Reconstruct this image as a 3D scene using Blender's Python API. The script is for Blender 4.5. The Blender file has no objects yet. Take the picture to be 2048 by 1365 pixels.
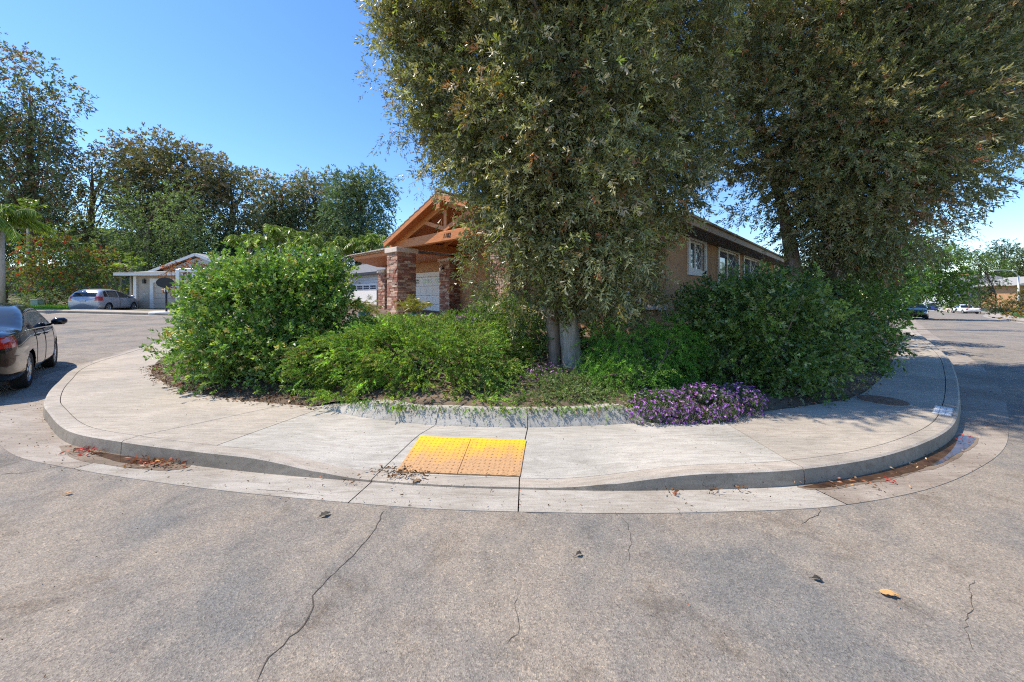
import bpy, bmesh, math, random
import numpy as np
from mathutils import Vector, Matrix
from mathutils.geometry import delaunay_2d_cdt

random.seed(7)
RNG = np.random.default_rng(11)
C = bpy.context.scene.collection
SC = bpy.context.scene
R = math.radians

# ------------------------------------------------------------------ camera, sky, sun, exposure
CAM_H, FPX, CX, HOR = 1.65, 740.0, 1024.0, 592.0
cd = bpy.data.cameras.new('camera'); cam = bpy.data.objects.new('camera', cd); C.objects.link(cam)
cam.location = (0, 0, CAM_H); cam.rotation_euler = (R(90), 0, 0)
cd.sensor_width = 36.0; cd.lens = FPX/2048*36; cd.shift_y = -(682.5-HOR)/2048
cd.clip_start = 0.05; cd.clip_end = 3000
SC.camera = cam
SUN_EL, SUN_A = 56.0, 5.0          # sun stands to the left (-x) and this many degrees beyond the picture plane
sh = Vector((-math.cos(R(SUN_A)), math.sin(R(SUN_A)), 0))
SUNV = Vector((sh.x*math.cos(R(SUN_EL)), sh.y*math.cos(R(SUN_EL)), math.sin(R(SUN_EL))))
w = bpy.data.worlds.new('World'); SC.world = w; w.use_nodes = True
nt = w.node_tree; bg = nt.nodes['Background']
sky = nt.nodes.new('ShaderNodeTexSky'); sky.sky_type = 'NISHITA'; sky.sun_disc = False
sky.sun_elevation = R(SUN_EL); sky.sun_rotation = math.atan2(SUNV.x, SUNV.y)
sky.air_density = 0.95; sky.dust_density = 0.12; sky.ozone_density = 2.2; sky.altitude = 100
hs = nt.nodes.new('ShaderNodeHueSaturation'); hs.inputs['Hue'].default_value = .505; hs.inputs['Saturation'].default_value = 1.22; hs.inputs['Value'].default_value = 1.06
nt.links.new(sky.outputs[0], hs.inputs['Color']); nt.links.new(hs.outputs[0], bg.inputs[0]); bg.inputs[1].default_value = 0.15
sd = bpy.data.lights.new('sun', 'SUN'); sun = bpy.data.objects.new('sun', sd); C.objects.link(sun)
sd.energy = 4.2; sd.angle = R(0.5); sd.color = (1.0, 0.90, 0.77)
sun.rotation_euler = SUNV.to_track_quat('Z', 'Y').to_euler()
SC.view_settings.view_transform = 'Standard'; SC.view_settings.look = 'None'
SC.view_settings.exposure = 0.76; SC.view_settings.gamma = 1.0
try: SC.view_settings.use_curve_mapping = False
except Exception: pass
SC.cycles.use_denoising = False; SC.cycles.filter_width = 1.15
SC.cycles.max_bounces = 6; SC.cycles.diffuse_bounces = 3; SC.cycles.glossy_bounces = 3
SC.cycles.transmission_bounces = 4; SC.cycles.transparent_max_bounces = 6

# ------------------------------------------------------------------ helpers
def at(px, py, D):
    """point on the sight line of a photo pixel at depth D (metres)"""
    return Vector(((px-CX)/FPX*D, D, CAM_H-(py-HOR)/FPX*D))
def gnd(px, py, z=0.0):
    D = (CAM_H-z)*FPX/(py-HOR)
    return ((px-CX)/FPX*D, D)
def tag(o, label=None, cat=None, group=None, kind=None):
    if label: o['label'] = label
    if cat: o['category'] = cat
    if group: o['group'] = group
    if kind: o['kind'] = kind
    return o
def empty(name, loc=(0,0,0), rz=0, label=None, cat=None, group=None):
    o = bpy.data.objects.new(name, None); C.objects.link(o); o.empty_display_size = .2
    o.location = loc; o.rotation_euler = (0,0,rz)
    return tag(o, label, cat, group)
def link_mesh(name, me, m=None, parent=None, smooth=False):
    o = bpy.data.objects.new(name, me); C.objects.link(o)
    if m is not None:
        for mm in (m if isinstance(m, (list, tuple)) else [m]): me.materials.append(mm)
    if parent is not None: o.parent = parent
    if smooth: me.polygons.foreach_set('use_smooth', [True]*len(me.polygons))
    me.update()
    return o
def mesh_obj(name, v, f, m=None, parent=None, smooth=False):
    me = bpy.data.meshes.new(name); me.from_pydata([tuple(p) for p in v], [], [tuple(q) for q in f])
    return link_mesh(name, me, m, parent, smooth)
def copy_tree(o, parent=None):
    c = o.copy(); C.objects.link(c)
    if parent is not None: c.parent = parent
    for ch in list(o.children): copy_tree(ch, c)
    return c

class MB:
    """collects solids, built as one mesh"""
    def __init__(s): s.v = []; s.f = []
    def add(s, v, f):
        n = len(s.v); s.v += [tuple(p) for p in v]; s.f += [tuple(n+i for i in q) for q in f]; return s
    def box(s, x0, x1, y0, y1, z0, z1):
        v = [(x0,y0,z0),(x1,y0,z0),(x1,y1,z0),(x0,y1,z0),(x0,y0,z1),(x1,y0,z1),(x1,y1,z1),(x0,y1,z1)]
        return s.add(v, [(3,2,1,0),(4,5,6,7),(0,1,5,4),(1,2,6,5),(2,3,7,6),(3,0,4,7)])
    def rbox(s, c, size, ax=None, b=0.0):
        """box with bevelled edges b, centre c, optional 3x3 axes"""
        hx, hy, hz = [q/2 for q in size]
        bm = bmesh.new(); bmesh.ops.create_cube(bm, size=1)
        for q in bm.verts: q.co = Vector((q.co.x*2*hx, q.co.y*2*hy, q.co.z*2*hz))
        if b > 0: bmesh.ops.bevel(bm, geom=bm.edges[:], offset=b, segments=1, affect='EDGES')
        M = ax if ax is not None else Matrix.Identity(3)
        bm.verts.index_update()
        v = [M @ q.co + Vector(c) for q in bm.verts]; f = [[q.index for q in p.verts] for p in bm.faces]
        bm.free(); return s.add(v, f)
    def beam(s, a, b, wd, ht, up=(0,0,1), bev=0.0):
        a = Vector(a); b = Vector(b); d = (b-a); L = d.length; d.normalize()
        r = d.cross(Vector(up)).normalized(); u = r.cross(d).normalized()
        M = Matrix((r, d, u)).transposed()
        return s.rbox((a+b)/2, (wd, L, ht), M, bev)
    def tube(s, pts, rad, n=8, cap=True):
        pts = [Vector(p) for p in pts]; k = len(pts)
        if not isinstance(rad, (list, tuple, np.ndarray)): rad = [rad]*k
        v = []; f = []; ref = Vector((0.3,0.2,1)).normalized()
        for i, p in enumerate(pts):
            d = (pts[min(i+1,k-1)]-pts[max(i-1,0)])
            d = d.normalized() if d.length > 1e-9 else Vector((0,0,1))
            if abs(d.dot(ref)) > .97: ref = Vector((1,0,.1)).normalized()
            a = d.cross(ref).normalized(); b = d.cross(a).normalized()
            for j in range(n):
                t = 2*math.pi*j/n; v.append(p + (a*math.cos(t)+b*math.sin(t))*rad[i])
        for i in range(k-1):
            for j in range(n):
                f.append((i*n+j, i*n+(j+1)%n, (i+1)*n+(j+1)%n, (i+1)*n+j))
        if cap: f.append(tuple(range(n))); f.append(tuple((k-1)*n+n-1-j for j in range(n)))
        return s.add(v, f)
    def lathe(s, prof, n=20, c=(0,0,0), axis='z', cap=True):
        v = []; f = []; k = len(prof)
        for (r, h) in prof:
            for j in range(n):
                t = 2*math.pi*j/n
                p = (r*math.cos(t), r*math.sin(t), h) if axis == 'z' else (r*math.cos(t), h, r*math.sin(t))
                v.append((p[0]+c[0], p[1]+c[1], p[2]+c[2]))
        for i in range(k-1):
            for j in range(n): f.append((i*n+j, i*n+(j+1)%n, (i+1)*n+(j+1)%n, (i+1)*n+j))
        if cap: f.append(tuple(n-1-j for j in range(n))); f.append(tuple((k-1)*n+j for j in range(n)))
        return s.add(v, f)
    def prism(s, poly, z0, z1):
        n = len(poly)
        v = [(p[0],p[1],z0) for p in poly]+[(p[0],p[1],z1) for p in poly]
        f = [tuple(range(n-1,-1,-1)), tuple(range(n,2*n))]+[(i,(i+1)%n,n+(i+1)%n,n+i) for i in range(n)]
        return s.add(v, f)
    def build(s, name, m=None, parent=None, smooth=False, fix=True):
        me = bpy.data.meshes.new(name); me.from_pydata(s.v, [], s.f)
        if fix:
            bm = bmesh.new(); bm.from_mesh(me); bmesh.ops.recalc_face_normals(bm, faces=bm.faces[:]); bm.to_mesh(me); bm.free()
        return link_mesh(name, me, m, parent, smooth)

def cat_rom(pts, n=8):
    P = [np.array(p, float) for p in pts]; out = []
    P = [2*P[0]-P[1]]+P+[2*P[-1]-P[-2]]
    for i in range(1, len(P)-2):
        for k in range(n):
            t = k/n
            out.append(.5*((2*P[i])+(-P[i-1]+P[i+1])*t+(2*P[i-1]-5*P[i]+4*P[i+1]-P[i+2])*t*t+(-P[i-1]+3*P[i]-3*P[i+1]+P[i+2])*t**3))
    out.append(P[-2]); return np.array(out)
def resample(c, step):
    d = np.r_[0, np.cumsum(np.linalg.norm(np.diff(c, axis=0), axis=1))]
    n = max(2, int(d[-1]/step)+1); s = np.linspace(0, d[-1], n)
    return np.stack([np.interp(s, d, c[:,k]) for k in range(c.shape[1])], 1)
def normals2d(c):
    t = np.gradient(c, axis=0); t /= np.linalg.norm(t, axis=1)[:,None]+1e-12
    return np.stack([t[:,1], -t[:,0]], 1)
def smooth01(x, a, b):
    t = np.clip((np.asarray(x, float)-a)/(b-a), 0, 1); return t*t*(3-2*t)
def in_poly(x, y, poly):
    x = np.asarray(x); y = np.asarray(y); c = np.zeros(x.shape, bool); n = len(poly); j = n-1
    for i in range(n):
        xi, yi = poly[i]; xj, yj = poly[j]
        cond = ((yi > y) != (yj > y)) & (x < (xj-xi)*(y-yi)/((yj-yi) if yj != yi else 1e-12)+xi)
        c ^= cond; j = i
    return c
def dist_poly(x, y, line, closed=False):
    x = np.asarray(x, float); y = np.asarray(y, float); best = np.full(x.shape, 1e9)
    L = list(line)+([line[0]] if closed else [])
    for a, b in zip(L[:-1], L[1:]):
        ax, ay = a; dx, dy = b[0]-ax, b[1]-ay; q = dx*dx+dy*dy+1e-12
        t = np.clip(((x-ax)*dx+(y-ay)*dy)/q, 0, 1)
        best = np.minimum(best, np.hypot(x-ax-t*dx, y-ay-t*dy))
    return best

# ------------------------------------------------------------------ materials
def new_mat(name):
    m = bpy.data.materials.new(name); m.use_nodes = True
    t = m.node_tree; return m, t, t.nodes, t.links, t.nodes['Principled BSDF']
def ramp(N, stops, interp='LINEAR'):
    r = N.new('ShaderNodeValToRGB'); cr = r.color_ramp; cr.interpolation = interp
    while len(cr.elements) > 1: cr.elements.remove(cr.elements[-1])
    cr.elements[0].position = stops[0][0]; cr.elements[0].color = (*stops[0][1], 1)
    for p, c in stops[1:]:
        e = cr.elements.new(p); e.color = (*c, 1)
    return r
def noise(N, Lk, vec, scale, detail=4, rough=.55, dist=0):
    n = N.new('ShaderNodeTexNoise'); n.inputs['Scale'].default_value = scale
    n.inputs['Detail'].default_value = detail; n.inputs['Roughness'].default_value = rough
    n.inputs['Distortion'].default_value = dist
    if vec is not None: Lk.new(vec, n.inputs['Vector'])
    return n
def mixc(N, Lk, fac, a, b, mode='MIX'):
    n = N.new('ShaderNodeMix'); n.data_type = 'RGBA'; n.blend_type = mode
    for s, val in ((n.inputs[0], fac), (n.inputs[6], a), (n.inputs[7], b)):
        if hasattr(val, 'links') or hasattr(val, 'is_linked'): Lk.new(val, s)
        elif isinstance(val, (int, float)): s.default_value = val
        else: s.default_value = (*val, 1)
    return n.outputs[2]
def simple(name, col, rough=.6, var=.18, scale=8, bump=.15, bscale=None, metal=0, spec=.4, coat=0, dirt=None):
    m, t, N, Lk, B = new_mat(name)
    tc = N.new('ShaderNodeTexCoord').outputs['Object']
    n = noise(N, Lk, tc, scale, 5)
    lo = tuple(max(0, c*(1-var)) for c in col); hi = tuple(min(1, c*(1+var)) for c in col)
    r = ramp(N, [(.3, lo), (.7, hi)]); Lk.new(n.outputs['Fac'], r.inputs[0]); out = r.outputs[0]
    if dirt:
        n2 = noise(N, Lk, tc, scale*.35, 6, .65); r2 = ramp(N, [(.5, (0,0,0)), (.72, (1,1,1))]); Lk.new(n2.outputs['Fac'], r2.inputs[0])
        out = mixc(N, Lk, r2.outputs[0], out, dirt)
    Lk.new(out, B.inputs['Base Color'])
    B.inputs['Roughness'].default_value = rough; B.inputs['Metallic'].default_value = metal
    B.inputs['Specular IOR Level'].default_value = spec; B.inputs['Coat Weight'].default_value = coat
    if bump:
        b = N.new('ShaderNodeBump'); b.inputs['Strength'].default_value = bump; b.inputs['Distance'].default_value = .01
        nb = noise(N, Lk, tc, bscale or scale*6, 4); Lk.new(nb.outputs['Fac'], b.inputs['Height']); Lk.new(b.outputs[0], B.inputs['Normal'])
    return m
def leaf_mat(name, rough=.45, trans=.28, spec=.4):
    m, t, N, Lk, B = new_mat(name)
    a = N.new('ShaderNodeAttribute'); a.attribute_name = 'tint'
    B.inputs['Roughness'].default_value = rough; B.inputs['Specular IOR Level'].default_value = spec
    Lk.new(a.outputs['Color'], B.inputs['Base Color'])
    tr = N.new('ShaderNodeBsdfTranslucent')
    c2 = mixc(N, Lk, 1.0, a.outputs['Color'], (1.25, 1.35, .55), 'MULTIPLY'); Lk.new(c2, tr.inputs['Color'])
    mx = N.new('ShaderNodeMixShader'); mx.inputs[0].default_value = trans
    Lk.new(B.outputs[0], mx.inputs[1]); Lk.new(tr.outputs[0], mx.inputs[2])
    Lk.new(mx.outputs[0], N['Material Output'].inputs['Surface'])
    return m
M = {}
M['leaf'] = leaf_mat('glossy_leaf', .36, .32, .55)
M['leaf_matte'] = leaf_mat('matte_leaf', .65, .3, .25)
M['flower'] = leaf_mat('petal', .6, .35, .2)

def asphalt():
    m, t, N, Lk, B = new_mat('weathered_asphalt')
    tc = N.new('ShaderNodeTexCoord').outputs['Object']
    big = noise(N, Lk, tc, .75, 8, .68, .3)
    rb = ramp(N, [(.38, (.172,.169,.163)), (.54, (.256,.228,.195))]); Lk.new(big.outputs['Fac'], rb.inputs[0])
    mid = noise(N, Lk, tc, 5, 5, .7); rm = ramp(N, [(.3, (.85,.85,.85)), (.7, (1.12,1.11,1.09))]); Lk.new(mid.outputs['Fac'], rm.inputs[0])
    c = mixc(N, Lk, 1.0, rb.outputs[0], rm.outputs[0], 'MULTIPLY')
    vo = N.new('ShaderNodeTexVoronoi'); vo.inputs['Scale'].default_value = 150; Lk.new(tc, vo.inputs['Vector'])
    rv = ramp(N, [(.0, (.55,.53,.52)), (.3, (.90,.88,.86)), (.7, (1.05,1.03,1.0)), (1, (1.4,1.36,1.28))])
    sep = N.new('ShaderNodeSeparateColor'); Lk.new(vo.outputs['Color'], sep.inputs[0]); Lk.new(sep.outputs[0], rv.inputs[0])
    c = mixc(N, Lk, .85, c, rv.outputs[0], 'MULTIPLY')
    # oil and dirt stains
    st = noise(N, Lk, tc, 1.7, 6, .75, .5); rs = ramp(N, [(.54, (1,1,1)), (.72, (.60,.56,.52))]); Lk.new(st.outputs['Fac'], rs.inputs[0])
    c = mixc(N, Lk, 1.0, c, rs.outputs[0], 'MULTIPLY')
    vo2 = N.new('ShaderNodeTexVoronoi'); vo2.inputs['Scale'].default_value = 85; Lk.new(tc, vo2.inputs['Vector'])
    s2 = N.new('ShaderNodeSeparateColor'); Lk.new(vo2.outputs['Color'], s2.inputs[0])
    r3 = ramp(N, [(.90, (1,1,1)), (.96, (1.6,1.5,1.35))]); Lk.new(s2.outputs[1], r3.inputs[0])
    c = mixc(N, Lk, .5, c, r3.outputs[0], 'MULTIPLY')
    Lk.new(c, B.inputs['Base Color']); B.inputs['Roughness'].default_value = .9; B.inputs['Specular IOR Level'].default_value = .2
    b = N.new('ShaderNodeBump'); b.inputs['Strength'].default_value = .9; b.inputs['Distance'].default_value = .006
    h = mixc(N, Lk, .5, vo.outputs['Distance'], mid.outputs['Fac']); Lk.new(h, b.inputs['Height'])
    Lk.new(b.outputs[0], B.inputs['Normal']); return m
def concrete(name, col, tint=(.40,.36,.31), face=None):
    m, t, N, Lk, B = new_mat(name)
    tc = N.new('ShaderNodeTexCoord').outputs['Object']
    big = noise(N, Lk, tc, .9, 5, .6, .6)
    rb = ramp(N, [(.35, tint), (.62, col)]); Lk.new(big.outputs['Fac'], rb.inputs[0])
    mp = N.new('ShaderNodeMapping'); mp.inputs['Scale'].default_value = (1.5, 9, 4); Lk.new(tc, mp.inputs['Vector'])
    sm = noise(N, Lk, mp.outputs[0], 1.6, 6, .65, 1.5); rs = ramp(N, [(.30, (.74,.72,.69)), (.6, (1.06,1.06,1.05))]); Lk.new(sm.outputs['Fac'], rs.inputs[0])
    c = mixc(N, Lk, 1.0, rb.outputs[0], rs.outputs[0], 'MULTIPLY')
    fi = noise(N, Lk, tc, 150, 3, .8); rf = ramp(N, [(.34, (.50,.48,.46)), (.5, (1,1,1)), (.7, (1.14,1.13,1.12))]); Lk.new(fi.outputs['Fac'], rf.inputs[0])
    c = mixc(N, Lk, .85, c, rf.outputs[0], 'MULTIPLY')
    sp = noise(N, Lk, tc, 32, 3, .6); rp = ramp(N, [(.66, (1,1,1)), (.72, (.42,.38,.34))]); Lk.new(sp.outputs['Fac'], rp.inputs[0])
    c = mixc(N, Lk, 1.0, c, rp.outputs[0], 'MULTIPLY')
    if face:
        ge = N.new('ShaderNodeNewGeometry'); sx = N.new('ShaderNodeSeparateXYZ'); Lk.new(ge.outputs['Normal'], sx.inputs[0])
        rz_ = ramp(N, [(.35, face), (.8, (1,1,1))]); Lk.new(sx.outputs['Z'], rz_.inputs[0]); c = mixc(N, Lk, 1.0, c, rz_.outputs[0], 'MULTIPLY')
    Lk.new(c, B.inputs['Base Color']); B.inputs['Roughness'].default_value = .88; B.inputs['Specular IOR Level'].default_value = .25
    b = N.new('ShaderNodeBump'); b.inputs['Strength'].default_value = .35; b.inputs['Distance'].default_value = .004
    Lk.new(fi.outputs['Fac'], b.inputs['Height']); Lk.new(b.outputs[0], B.inputs['Normal']); return m
M['asphalt'] = asphalt()
M['concrete'] = concrete('warm_concrete', (.45,.40,.335), (.345,.315,.27))
M['concrete_grey'] = concrete('grey_concrete', (.455,.43,.385), (.35,.335,.30))
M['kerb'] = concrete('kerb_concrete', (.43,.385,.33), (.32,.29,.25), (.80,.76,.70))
M['gutter'] = concrete('gutter_concrete', (.42,.395,.355), (.31,.28,.24))
M['gutter_dirty'] = concrete('stained_gutter_concrete', (.36,.32,.275), (.24,.20,.165))
M['joint'] = simple('joint_dirt', (.07,.06,.05), .95, .3, 20)
M['soil'] = simple('dry_soil', (.13,.095,.065), .95, .5, 3, .6, 30)
M['earth'] = simple('hill_earth', (.12,.11,.06), .95, .5, .4, .4, 3)
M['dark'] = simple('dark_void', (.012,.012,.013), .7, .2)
M['rubber'] = simple('tyre_rubber', (.02,.02,.021), .8, .3, 30, .3, 200)
M['alloy'] = simple('alloy_rim', (.55,.56,.58), .3, .1, 6, .02, metal=.85)
M['chrome'] = simple('chrome', (.7,.7,.72), .12, .05, 6, 0, metal=1)
M['black_paint'] = simple('black_car_paint', (.008,.008,.011), .12, .1, 3, 0, spec=.3, coat=.7)
M['silver_paint'] = simple('silver_car_paint', (.42,.44,.50), .28, .05, 3, 0, metal=.35, coat=.6)
M['white_paint'] = simple('white_car_paint', (.78,.78,.77), .3, .05, 3, 0, coat=.5)
M['blue_paint'] = simple('blue_car_paint', (.02,.035,.16), .25, .1, 3, 0, coat=.8)
M['plastic'] = simple('black_plastic', (.02,.02,.022), .45, .2, 20, .1)
def glass(name, col=(.02,.025,.03), rough=.04):
    m, t, N, Lk, B = new_mat(name)
    tc = N.new('ShaderNodeTexCoord').outputs['Object']; n = noise(N, Lk, tc, 1.3, 3)
    r = ramp(N, [(.35, tuple(c*.6 for c in col)), (.7, tuple(c*1.5 for c in col))]); Lk.new(n.outputs['Fac'], r.inputs[0])
    Lk.new(r.outputs[0], B.inputs['Base Color']); B.inputs['Roughness'].default_value = rough
    B.inputs['Specular IOR Level'].default_value = .5; B.inputs['Coat Weight'].default_value = .15; B.inputs['Coat Roughness'].default_value = .03
    return m
M['glass'] = glass('tinted_glass'); M['pane'] = glass('window_glass', (.05,.07,.10))
M['red_lens'] = simple('red_lens', (.42,.015,.012), .12, .3, 14, 0, coat=1)
M['clear_lens'] = simple('clear_lens', (.65,.66,.68), .1, .2, 20, 0, coat=1)
M['plate'] = simple('licence_plate', (.55,.57,.6), .5, .1, 40)
M['stucco'] = simple('peach_stucco', (.43,.24,.125), .9, .10, 2.5, .5, 120)
M['tan_fascia'] = simple('tan_fascia', (.34,.24,.16), .7, .1, 4, .1)
M['stucco_side'] = M['stucco']
M['trim'] = simple('white_trim', (.72,.70,.66), .6, .06, 6, .1)
M['cream_trim'] = simple('cream_stone_cap', (.60,.50,.42), .8, .15, 8, .3, 60)
def wood(name, col, sc=(1.2, 14, 14)):
    m, t, N, Lk, B = new_mat(name)
    tc = N.new('ShaderNodeTexCoord').outputs['Object']
    mp = N.new('ShaderNodeMapping'); mp.inputs['Scale'].default_value = sc; Lk.new(tc, mp.inputs['Vector'])
    n = noise(N, Lk, mp.outputs[0], 2.2, 6, .6, 1.2)
    r = ramp(N, [(.3, tuple(c*.62 for c in col)), (.52, col), (.75, tuple(min(1, c*1.3) for c in col))]); Lk.new(n.outputs['Fac'], r.inputs[0])
    Lk.new(r.outputs[0], B.inputs['Base Color']); B.inputs['Roughness'].default_value = .55
    b = N.new('ShaderNodeBump'); b.inputs['Strength'].default_value = .2; b.inputs['Distance'].default_value = .004
    Lk.new(n.outputs['Fac'], b.inputs['Height']); Lk.new(b.outputs[0], B.inputs['Normal']); return m
M['cedar'] = wood('stained_cedar', (.52,.185,.05))
M['cedar_dark'] = wood('cedar_board', (.44,.135,.04), (14, 1.2, 14))
M['old_wood'] = wood('weathered_wood', (.10,.07,.05), (20, 20, 1.5))
M['roof_tile'] = simple('concrete_roof_tile', (.36,.29,.22), .85, .3, 2.5, .5, 30)
M['stone'] = None
def stone():
    m, t, N, Lk, B = new_mat('stacked_stone')
    g = N.new('ShaderNodeNewGeometry'); tc = N.new('ShaderNodeTexCoord').outputs['Object']
    r = ramp(N, [(0, (.24,.095,.065)), (.3, (.36,.16,.105)), (.55, (.48,.29,.20)), (.8, (.60,.45,.33)), (1, (.19,.10,.075))])
    Lk.new(g.outputs['Random Per Island'], r.inputs[0])
    n = noise(N, Lk, tc, 25, 5, .7); rn = ramp(N, [(.3, (.6,.6,.6)), (.7, (1.25,1.25,1.25))]); Lk.new(n.outputs['Fac'], rn.inputs[0])
    Lk.new(mixc(N, Lk, 1.0, r.outputs[0], rn.outputs[0], 'MULTIPLY'), B.inputs['Base Color']); B.inputs['Roughness'].default_value = .9
    b = N.new('ShaderNodeBump'); b.inputs['Strength'].default_value = .7; b.inputs['Distance'].default_value = .01
    Lk.new(n.outputs['Fac'], b.inputs['Height']); Lk.new(b.outputs[0], B.inputs['Normal']); return m
M['stone'] = stone()
M['door_white'] = simple('white_garage_door', (.74,.72,.69), .55, .04, 4, .05)
M['door_tan'] = simple('tan_garage_door', (.56,.47,.39), .6, .05, 4, .05)
M['beige_wall'] = simple('beige_wall', (.42,.36,.29), .85, .08, 3, .3, 60)
M['siding'] = simple('pale_siding', (.50,.53,.56), .7, .06, 4, .1)
M['grey_roof'] = simple('grey_shingle', (.15,.155,.165), .9, .25, 6, .4, 40)
M['light_roof'] = simple('pale_shingle', (.30,.295,.275), .9, .2, 6, .4, 40)
M['gutter_dark'] = simple('dark_gutter_metal', (.035,.04,.055), .5, .2, 10, .05)
M['bark'] = wood('fibrous_bark', (.26,.19,.14), (10, 10, 1.4))
M['bark_dark'] = simple('dark_bark', (.12,.09,.065), .95, .45, 5, .9, 14)
M['bark_pale'] = wood('pale_bark', (.40,.34,.27), (9, 9, 1.6))
M['teal'] = simple('teal_glazed_pot', (.01,.13,.16), .25, .25, 9, .1, coat=.4)
M['yellow'] = None
def tactile():
    m, t, N, Lk, B = new_mat('worn_yellow_paint')
    tc = N.new('ShaderNodeTexCoord').outputs['Object']
    n = noise(N, Lk, tc, 7, 8, .85, .3); sx = N.new('ShaderNodeSeparateXYZ'); Lk.new(tc, sx.inputs[0])
    ma = N.new('ShaderNodeMath'); ma.operation = 'MULTIPLY_ADD'; ma.inputs[1].default_value = -1.15; ma.inputs[2].default_value = .28
    Lk.new(sx.outputs['Y'], ma.inputs[0])
    mb = N.new('ShaderNodeMath'); mb.operation = 'ADD'; Lk.new(ma.outputs[0], mb.inputs[0]); Lk.new(n.outputs['Fac'], mb.inputs[1])
    r = ramp(N, [(.52, (.74,.45,.012)), (.72, (.62,.33,.06)), (.92, (.46,.27,.13))]); Lk.new(mb.outputs[0], r.inputs[0])
    n2 = noise(N, Lk, tc, 60, 4, .8); r2 = ramp(N, [(.3, (.45,.4,.36)), (.5, (1,1,1))]); Lk.new(n2.outputs['Fac'], r2.inputs[0])
    f = mixc(N, Lk, mb.outputs[0], (1,1,1), r2.outputs[0])
    Lk.new(mixc(N, Lk, 1.0, r.outputs[0], f, 'MULTIPLY'), B.inputs['Base Color']); B.inputs['Roughness'].default_value = .8
    return m
M['yellow'] = tactile()
M['iron'] = simple('rusty_iron', (.16,.09,.06), .7, .4, 15, .4, 60)
M['plate_grey'] = simple('dull_plate', (.40,.40,.39), .7, .15, 18, .1)
M['white_road'] = simple('white_marking', (.72,.72,.71), .7, .12, 18, .1)
M['grass_base'] = simple('lawn_soil', (.06,.12,.03), .95, .4, 2, .5, 30)
M['terracotta'] = simple('terracotta_wall', (.50,.22,.11), .85, .1, 3, .2)
M['red_tile'] = simple('red_roof_tile', (.42,.16,.09), .85, .25, 5, .4, 20)
M['solar'] = simple('blue_solar_panel', (.02,.03,.08), .2, .2, 10, 0)
M['lamp_metal'] = simple('lamp_concrete', (.55,.55,.53), .6, .1, 10, .1)
M['util_green'] = simple('green_utility_box', (.30,.36,.28), .7, .1, 10, .1)
M['navy'] = simple('navy_print', (.015,.03,.10), .5, .1, 10, 0)
def water():
    m, t, N, Lk, B = new_mat('shallow_gutter_water')
    tc = N.new('ShaderNodeTexCoord').outputs['Object']
    n = noise(N, Lk, tc, 7, 5, .7); r = ramp(N, [(.35, (.03,.015,.008)), (.65, (.10,.055,.03))]); Lk.new(n.outputs['Fac'], r.inputs[0])
    Lk.new(r.outputs[0], B.inputs['Base Color']); B.inputs['Roughness'].default_value = .03; B.inputs['Specular IOR Level'].default_value = .35
    return m
M['water'] = water()
M['damp'] = concrete('damp_concrete', (.24,.195,.15), (.15,.115,.085))
M['litter'] = leaf_mat('dead_leaf', .8, .15, .15)

# ------------------------------------------------------------------ frame of the corner: u runs along the left street towards us, w along the right street away from us
U = np.array([.723, -.691]); W = np.array([.691, .723])
def H(x, y):
    """height of the streets: the left one climbs gently, the right one falls"""
    q = -U[0]*np.asarray(x, float)-U[1]*np.asarray(y, float); t = W[0]*np.asarray(x, float)+W[1]*np.asarray(y, float)
    return .033*np.clip(q-14, 0, 26)*(1-smooth01(x, -8, 2))-.017*np.clip(t-20, 0, 200)*smooth01(x, 2, 12)
def region(name, poly, spacing, zf, m, parent=None, holes=(), jitter=0):
    poly = [tuple(map(float, p)) for p in poly]
    A = np.array(poly); x0, y0 = A.min(0); x1, y1 = A.max(0)
    pts = list(poly); edges = [(i, (i+1) % len(poly)) for i in range(len(poly))]
    if spacing:
        gx, gy = np.meshgrid(np.arange(x0, x1, spacing), np.arange(y0, y1, spacing)); gx = gx.ravel(); gy = gy.ravel()
        ok = in_poly(gx, gy, poly) & (dist_poly(gx, gy, poly, True) > spacing*.35)
        pts += list(zip(gx[ok], gy[ok]))
    vs, es, fs, *_ = delaunay_2d_cdt([Vector(p) for p in pts], edges, [], 0, 1e-5)
    cen = np.array([[sum(vs[i].x for i in f)/3, sum(vs[i].y for i in f)/3] for f in fs])
    ok = in_poly(cen[:,0], cen[:,1], poly)
    X = np.array([v.x for v in vs]); Y = np.array([v.y for v in vs]); Z = zf(X, Y)
    F = [tuple(f) for f, k in zip(fs, ok) if k]
    # face up
    out = []
    for f in F:
        a, b, c = f[:3]
        cr = (X[b]-X[a])*(Y[c]-Y[a])-(Y[b]-Y[a])*(X[c]-X[a])
        out.append(f if cr > 0 else tuple(reversed(f)))
    return mesh_obj(name, list(zip(X, Y, Z)), out, m, parent)

# kerb line (foot of the kerb face), from the far left round the corner to the far right
KERB = [(-13.5,20.5),(-12.2,16.5),(-11.5,13.5),(-10.9,11.2),(-9.53,8.25),(-7.95,6.45),(-6.78,5.35),(-6.0,4.78),(-4.98,4.15),(-4.04,3.84),(-3.06,3.60),(-2.15,3.42),(-1.24,3.28),(-.6,3.20),(.07,3.16),(.966,3.14),(1.98,3.18),(2.57,3.25),(3.39,3.46),(4.22,3.80),(5.08,4.27),(5.97,4.93),(7.12,5.87),(8.75,7.28),(10.9,9.25),(14.1,12.5),(18.2,16.6),(26.5,24.6),(35.0,32.7),(60.,55.),(97.,87.)]
kc = resample(cat_rom(KERB, 12), .12)
kn = normals2d(kc)            # points outwards (to the street)
if kn[len(kn)//2][1] > 0: kn = -kn
gw = .34+.14*smooth01(kc[:,0], 4, 9)+.10*(1-smooth01(kc[:,0], -7, -4))
gc = kc+kn*gw[:,None]
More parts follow.
